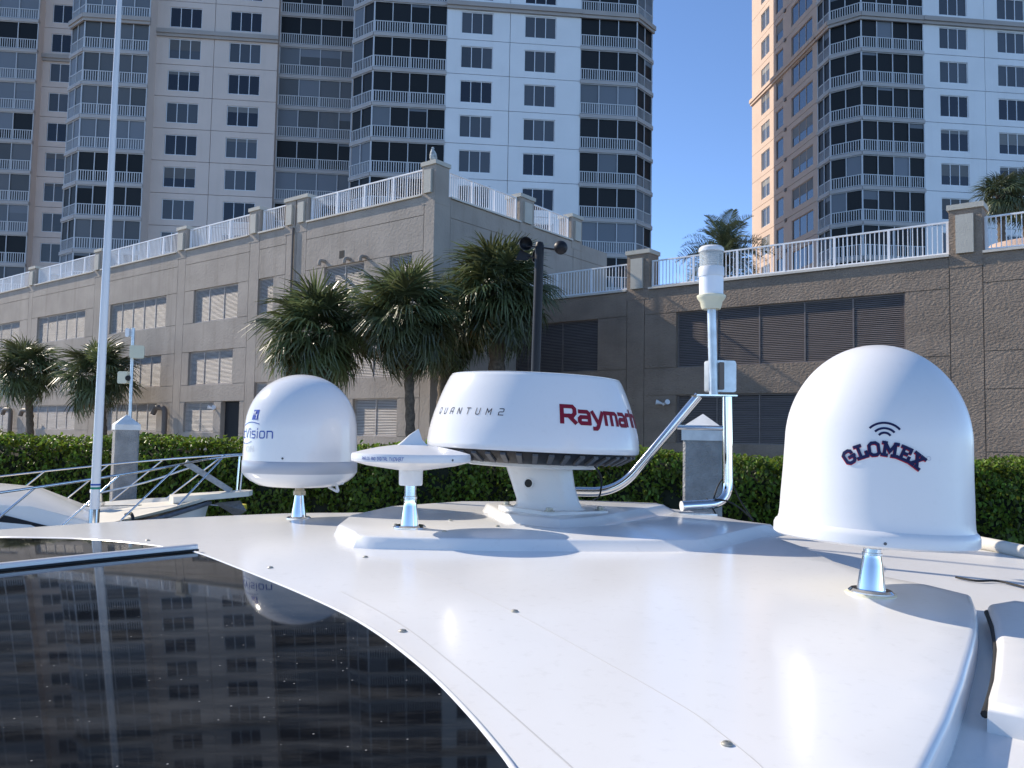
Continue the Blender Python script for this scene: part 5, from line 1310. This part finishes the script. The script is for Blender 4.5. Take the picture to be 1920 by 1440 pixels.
# ================================================================== RADAR
b = on_f(1037, 958, zpad); d = b.y; s = SC(d)
rad = thing('radar', 'large white marine radar radome with dark red lettering on a tapered pedestal', 'radar', (b.x, b.y, zpad(b.x, b.y)), (0, R(1.6), 0))
z = lambda py: (958-py)*s
mb = MB(); pw, pdp = 0.125, 0.12
yaw = R(38); 
def rp(x, y): return (x*math.cos(yaw)-y*math.sin(yaw), x*math.sin(yaw)+y*math.cos(yaw))
pl = []
for (cx, cy, a0) in ((-0.085, -0.085, 180), (0.085, -0.085, 270), (0.085, 0.085, 0), (-0.085, 0.085, 90)):
    for k in range(5): a = R(a0+k*22.5); pl.append(rp(cx+0.02*math.cos(a), cy+0.02*math.sin(a)))
mb.prism([(x, y+0.015) for x, y in pl], -0.003, 0.007); plate = mb.build('base_plate', M_gel2, rad, smooth=30)
# tapered pedestal leaning to the left
N = 40; vs = []
levels = [(0.0, 0.094, 0.072, -0.008), (0.006, 0.084, 0.068, -0.010), (0.02, 0.080, 0.066, -0.014), (0.06, 0.081, 0.068, -0.028), (z(878), 0.086, 0.07, -0.042)]
for (zz, rx, ry, ox) in levels:
    for k in range(N): a = 2*math.pi*k/N; cx, cy = math.cos(a), math.sin(a); e = 0.75; vs.append((ox+rx*math.copysign(abs(cx)**e, cx), 0.015+ry*math.copysign(abs(cy)**e, cy), zz+0.006))
mb = MB(); mb.add(vs, [(i*N+k, i*N+(k+1) % N, (i+1)*N+(k+1) % N, (i+1)*N+k) for i in range(len(levels)-1) for k in range(N)]+[tuple((len(levels)-1)*N+k for k in range(N))])
ped = mb.build('pedestal', M_gel, rad, smooth=50)
mb = MB(); a = R(-118); 
hc = Vector((-0.025+0.080*math.cos(a)*1.05, 0.015+0.067*math.sin(a)*1.05, z(907))); nn = Vector((math.cos(a)*0.8, math.sin(a), 0.05)).normalized()
mb.tube([hc-nn*0.010, hc+nn*0.0062], 0.0105, 20); mb.build('cable_hole', M_rubber, ped)
mb = MB(); ta = nn.cross(Vector((0, 0, 1))).normalized(); tb_ = nn.cross(ta)
mb.tube([hc+nn*0.0056+(ta*math.cos(k*math.pi/10)+tb_*math.sin(k*math.pi/10))*0.0115 for k in range(21)], 0.0016, 6, caps=False); mb.build('hole_rim', M_gel, ped, smooth=60)
for (x, y) in ((-0.085, -0.085), (0.085, -0.085), (0.085, 0.085), (-0.085, 0.085)):
    q = rp(x, y); mb = MB(); mb.lathe([(0.013, 0.0072), (0.013, 0.009), (0.0, 0.009)], (q[0], q[1]+0.015, 0), 18); mb.lathe([(0.0085, 0.009), (0.0085, 0.016), (0.0, 0.0165)], (q[0], q[1]+0.015, 0), 6); mb.build('bolt', M_bronze, plate, smooth=30)
OX, OY = (1000-1037)*s-0.008, 0.02
# mounting plate, grille and radome
mb = MB(); mb.lathe([(0.165, z(877)), (0.168, z(875)), (0.168, z(870)), (0.0, z(869.5))], (OX, OY, 0), 64); mb.build('mounting_plate', M_gel, rad, smooth=40)
RR = 199*s
mb = MB(); mb.lathe([(RR*0.70, z(869)), (RR*0.80, z(867.5)), (RR*0.955, z(852)), (RR*0.975, z(848)), (RR*0.975, z(845.5))], (OX, OY, 0), 96); gr = mb.build('grille', M_black, rad, smooth=30)
rib = MB(); 
def rr_(k, o): 
    pts = [(RR*0.83, z(866.2)), (RR*0.965, z(851.5))]; return (pts[0][0]+(pts[1][0]-pts[0][0])*k+o*0.5, pts[0][1]+(pts[1][1]-pts[0][1])*k-o)
vs = []
for k in (0.0, 1.0):
    for o_ in (-0.002, 0.0035):
        for wv in (-1, 1):
            r_, zz = rr_(k, o_); vs.append((r_, wv*0.0058*(0.9+0.2*k), zz))
rib.hexa([vs[0], vs[1], vs[3], vs[2], vs[4], vs[5], vs[7], vs[6]])
rme = rib.mesh('grille_rib', M_grey)
NR = 44
for i in range(NR):
    o = link('grille_rib', rme, gr); o.location = (OX, OY, 0); o.rotation_euler = (0, 0, 2*math.pi*i/NR)
prr = [(RR*0.962, z(847)), (RR*0.988, z(847.2)), (RR*0.998, z(844)), (RR*0.999, z(838)), (RR*0.985, z(815)), (RR*0.955, z(790)), (RR*0.915, z(765)), (RR*0.868, z(740)), (RR*0.826, z(721.5)), (RR*0.812, z(716)), (RR*0.795, z(712.6)), (RR*0.77, z(711)), (RR*0.5, z(709.5)), (0.0, z(708.5))]
def smooth_prof(pr, n=4):
    out = spline([Vector((r_, 0, zz)) for r_, zz in pr], n); return [(max(0, p.x), p.z) for p in out]
prr2 = prr[:3]+smooth_prof(prr[3:], 4)
mb = MB(); mb.lathe(prr2, (OX, OY, 0), 96); mb.build('radome', M_domegl, rad, smooth=45)
fc = facing((b.x+OX, b.y+OY))
def shift(fn): return lambda X, Y, l: tuple(a+b_ for a, b_ in zip(fn(X, Y, l), (OX, OY, 0)))
pq = [(r_, zz) for r_, zz in prr2 if z(845) < zz < z(718)]
lettering('QUANTUM2', 0.0145, 0.0019, 0.0155, shift(on_lathe(pq, fc-R(40), z(783), 0.0007)), slant=0.12).build('lettering', M_ink, rad, recalc=False)
GR = {**G, 'a': (0.86, G['a'][1]), 'y': G['Y']}
lettering('Raymarine', 0.037, 0.0092, 0.0028, shift(on_lathe(pq, fc+R(49), z(782), 0.0008)), font=GR, xs=1.08).build('lettering', M_redink, rad, recalc=False)
mb = MB(); mb.tube(spline([(OX+0.15, OY-0.1, z(868)), (OX+0.17, OY-0.08, z(890)), (OX+0.175, OY-0.02, z(925)), (OX+0.172, OY+0.1, z(940))], 6), 0.0025, 6); mb.build('cable', M_rubber, rad, smooth=60)

# ================================================================== WIND SENSOR
b2 = P(1004, 702, d+0.03); s = SC(b2.y)
rt = Vector((b2.x, b2.y, zpad(b.x, b.y)+z(711.5)-0.002))
wind = thing('wind_sensor', 'black wind sensor pole with spinning cups and vane on top of the radar', 'wind sensor', tuple(rt), (0, R(0.9), 0))
H = (702-441)*s
mb = MB(); mb.lathe([(0.024, 0.0), (0.022, 0.006), (0.014, 0.010), (0.013, 0.012)], n=28); mb.build('foot', M_black, wind, smooth=40)
mb = MB(); mb.lathe([(0.0122, 0.006), (0.0120, H*0.6), (0.0118, H*0.93), (0.0118, H*0.965), (0.009, H*0.99), (0.0, H)], n=28); mb.build('pole', M_black, wind, smooth=40)
def cup(name, c, axis, r=0.0185):
    axis = Vector(axis).normalized(); a = axis.orthogonal().normalized(); b_ = axis.cross(a); mb = MB(); vs = []; rings_ = []
    for (rr, h) in [(math.cos(t), -math.sin(t)*1.05) for t in [math.pi/2*k/7 for k in range(7, -1, -1)]]+[(0.92, 0.0)]+[(0.92*math.cos(t), -0.92*math.sin(t)*1.05) for t in [math.pi/2*k/7 for k in range(0, 8)]]:
        rings_.append([c+(a*math.cos(2*math.pi*k/24)+b_*math.sin(2*math.pi*k/24))*r*max(rr, 0.002)+axis*r*h for k in range(24)])
    for q in rings_: vs += q
    mb.add(vs, [(i*24+k, i*24+(k+1) % 24, (i+1)*24+(k+1) % 24, (i+1)*24+k) for i in range(len(rings_)-1) for k in range(24)])
    return mb.build(name, M_black, wind, smooth=60, recalc=False)
lc = Vector((-0.036, -0.012, H*0.972)); rc = Vector((0.055, 0.0, H*0.958)); bc = Vector((-0.010, 0.046, H*0.92))
for c, ax_ in ((lc, (0.35, -1, 0.05)), (rc, (-0.35, 1, 0.1)), (bc, (-0.8, -0.4, 0))):
    cup('cup', c, ax_); mb = MB(); mb.tube([(0, 0, H*0.955), tuple(c*0.98+Vector((0, 0, 0)))], 0.0022, 8); mb.build('cup_arm', M_black, wind)
mb = MB(); mb.hexa([(-0.062, 0.006, H*0.86), (-0.03, 0.006, H*0.86), (-0.022, 0.006, H*0.90), (-0.050, 0.006, H*0.94), (-0.062, 0.009, H*0.86), (-0.03, 0.009, H*0.86), (-0.022, 0.009, H*0.90), (-0.050, 0.009, H*0.94)]); mb.build('vane', M_black, wind)
mb = MB(); mb.tube([(0, 0, H*0.88), (-0.03, 0.0075, H*0.885)], 0.0025, 8); mb.build('vane_arm', M_black, wind)

# ================================================================== STEEL LIGHT FRAME
d = on_z(1330, 962, ZP-0.004).y; s = SC(d)
Q = lambda px, py, dd=0.0: P(px, py, d+dd)
base = Q(1318, 963)
lf = thing('light_frame', 'stainless tube frame carrying a white navigation lamp, behind the radar', 'light mast', tuple(base))
tr = 9.2*s
mb = MB(); mb.tube(fillet([Q(1279, 949, -0.03), Q(1366, 944, 0.0), Q(1363, 744)], 40*s, 10), tr, 24, caps=True); leg = mb.build('front_tube', M_chrome, lf, world=True, smooth=40)
mb = MB(); e0 = Q(1279, 949, -0.03); dr = (e0-Q(1366, 944, 0.0)).normalized(); mb.tube([e0+dr*0.0005, e0+dr*0.002], tr*1.02, 24); mb.build('end_cap', M_cap, leg, world=True, smooth=40)
mb = MB(); mb.tube(fillet([Q(1040, 921, 0.14), Q(1158, 923, 0.10), Q(1310, 742, 0.05)], 52*s, 10), tr, 24); mb.build('rear_tube', M_chrome, lf, world=True, smooth=40)
mb = MB(); mb.tube([Q(1271, 801, 0.06), Q(1362, 803, 0.0)], 4.6*s, 16); mb.build('cross_tube', M_chrome, lf, world=True, smooth=40)
c = Q(1340, 742, 0.02); mb = MB(); mb.box(c.x-38*s, c.x+38*s, c.y-0.03, c.y+0.05, c.z-0.002, c.z+0.002); mb.build('top_plate', M_steel, lf, world=True)
mb = MB(); mb.tube([Q(1338, 742, 0.02), Q(1334, 578, 0.02)], 8.3*s, 20); pole = mb.build('pole', M_galv, lf, world=True, smooth=40)
mb = MB(); rbox(mb, Q(1350, 706, 0.04), 27*s, 0.018, 30*s, R(8), 0.006); bx = mb.build('junction_box', M_galv, lf, world=True, smooth=30)
mb = MB(); rbox(mb, Q(1366, 707, 0.075), 12*s, 0.014, 29*s, R(8), 0.006); mb.build('box_lid', M_dome, bx, world=True, smooth=30)
mb = MB(); rbox(mb, Q(1352, 705, 0.02), 5*s, 0.006, 26*s, R(8), 0.003); mb.build('strap', M_brown, bx, world=True)
lc = Q(1333.5, 580, 0.02); zz = lambda py: (580-py)*s
lamp_parts = [('lamp_base', M_cream, [(0.0, 0.0), (17*s, 0.0), (19*s, zz(576)), (21*s, zz(566)), (25*s, zz(561)), (27*s, zz(557)), (27*s, zz(554)), (24.5*s, zz(552.5)), (0, zz(552.4))]),
              ('lower_lens', M_frost, [(22.6*s, zz(552.4)), (22.8*s, zz(520)), (22.8*s, zz(518))]),
              ('white_ring', M_dome, [(24*s, zz(518)), (24.3*s, zz(516)), (24.3*s, zz(501)), (23.5*s, zz(499.5)), (0.0, zz(499.4))]),
              ('lamp_cap', M_dome, [(23.8*s, zz(470)), (24.2*s, zz(468)), (23.4*s, zz(463)), (20*s, zz(459.5)), (12*s, zz(457.6)), (0, zz(457))])]
for nm, m, pr in lamp_parts: mb = MB(); mb.lathe(pr, tuple(lc), 40, cap=(nm != 'lower_lens')); mb.build(nm, m, lf, world=True, smooth=35)
mb = MB(); mb.lathe([(23*s, zz(499.3)), (23*s, zz(470.2))], tuple(lc), 40, cap=False); mb.lathe([(21.6*s, zz(470.2)), (21.6*s, zz(499.3))], tuple(lc), 40, cap=False); mb.build('clear_lens', M_lens, lf, world=True, smooth=40)
mb = MB()
for k in range(7): mb.lathe([(13*s, zz(497-k*3.6)), (15.5*s, zz(495.6-k*3.6)), (13*s, zz(494.4-k*3.6))], tuple(lc), 32, cap=False)
mb.lathe([(6*s, zz(499)), (6*s, zz(471))], tuple(lc), 20, cap=False); stuff(mb.build('bulb_ribs', M_frost, lf, world=True, smooth=40))
mb = MB(); mb.box(base.x-46*s, base.x+22*s, base.y-0.03, base.y+0.03, ZP-0.012, base.z+0.002); mb.build('foot_plate', M_steel, lf, world=True)
for pts in ([(1325, 935, 0.02), (1340, 960, -0.02), (1346, 972, -0.03)], [(1338, 936, 0.0), (1346, 912, 0.02), (1358, 896, 0.0), (1372, 905, 0.0), (1386, 935, 0.02), (1412, 975, 0.0)], [(1340, 936, -0.02), (1365, 940, -0.03), (1390, 955, -0.02), (1412, 976, 0.0)]):
    mb = MB(); mb.tube(spline([Q(*p) for p in pts], 8), 0.0022, 8); mb.build('cable', M_rubber, lf, world=True, smooth=60)

# ================================================================== LARGE DOME (right)
b = hitr(1633, 1113); d = b.y; s = SC(d)
gd = thing('antenna_dome', 'tall white antenna dome with arched navy lettering and signal arcs, nearest at right', 'antenna dome', tuple(b), (0, R(2.3), 0))
z = lambda py: (1113-py)*s
mb = MB(); mb.lathe([(0.0385, -0.002), (0.038, 0.0008), (0.034, 0.0022), (0.030, 0.0022)], n=36, cap=False); mb.build('sealant_ring', M_cream, gd, smooth=40)
mb = MB(); mb.lathe([(0.034, 0), (0.034, 0.004), (0.030, 0.0075), (0.0, 0.0078)], n=36); mb.build('base_plate', M_chrome, gd, smooth=40)
mb = MB(); mb.lathe([(0.0215, 0.007), (0.0205, 0.014), (0.0165, 0.045), (0.0145, 0.055), (0.0140, 0.06), (0.0150, 0.0605), (0.0150, 0.064), (0.0130, 0.0645), (0.0130, z(1024))], n=40); mb.build('mast', M_chrome, gd, smooth=40)
RG = 176*s
mb = MB(); mb.lathe([(0.0, z(1029)), (0.03, z(1028)), (0.04, z(1024)), (RG*0.9, z(1014)), (RG*0.98, z(1012)), (RG*1.0, z(1009)), (RG*1.0, z(994)), (RG*0.985, z(988)), (RG*0.96, z(984)), (RG*0.95, z(982))], n=96); mb.build('base', M_dome, gd, smooth=40)
prg = [(RG*0.962, z(985)), (RG*0.952, z(978)), (RG*0.945, z(965)), (RG*0.94, z(940)), (RG*0.925, z(890)), (RG*0.915, z(835))]
for k in range(1, 25):
    a = math.pi/2*k/24; prg.append((RG*0.915*math.cos(a) if k < 24 else 0.0, z(835)+(z(651)-z(835))*math.sin(a)))
mb = MB(); mb.lathe(prg, n=96); mb.build('dome', M_dome, gd, smooth=50)
fc = facing(b)
fnn = on_lathe(prg, fc+R(4.2), z(846), 0.0007); fnr = on_lathe(prg, fc+R(4.0), z(847.2), 0.0004)
sf = s*0.885
lettering('GLOMEX', 25*sf, 6.2*sf, 1.8*sf, fnr, font=GS, arc=103*sf, xs=0.93).build('lettering_edge', M_red, gd, recalc=False)
lettering('GLOMEX', 25*sf, 6.0*sf, 1.8*sf, fnn, font=GS, arc=103*sf, xs=0.93, lift0=0.0006).build('lettering', M_navy, gd, recalc=False)
fnw = on_lathe(prg, fc+R(4.6), z(822), 0.0007)
for R_, hw in ((33, 28), (21, 17.5), (11, 10)):
    mb = MB(); am = math.asin(min(1, hw/R_*0.92)); stroke(mb, [(R_*sf*math.sin(t), (R_*0.86*math.cos(t)-6)*sf) for t in [-am+2*am*k/16 for k in range(17)]], 4.2*sf, fnw, 0, 0.004); mb.build('signal_arc', M_navy, gd, recalc=False)
fnt = on_lathe(prg, fc+R(30.2), z(858), 0.0006); mb = MB(); stroke(mb, [(4*sf*math.cos(t), 4*sf*math.sin(t)) for t in [2*math.pi*k/16 for k in range(17)]], 0.8*sf, fnt, 0, 0.01); mb.build('trademark_ring', M_greyink, gd, recalc=False)
fns = on_lathe([(RG, z(1010)), (RG, z(992))], fc+R(6), z(1003), 0.0006); mb = MB(); mb.add([fns(0.0022*math.cos(a), 0.0022*math.sin(a), 0.0) for a in [k*math.pi/6 for k in range(12)]], [tuple(range(12))]); mb.build('screw', M_grey, gd, recalc=False)
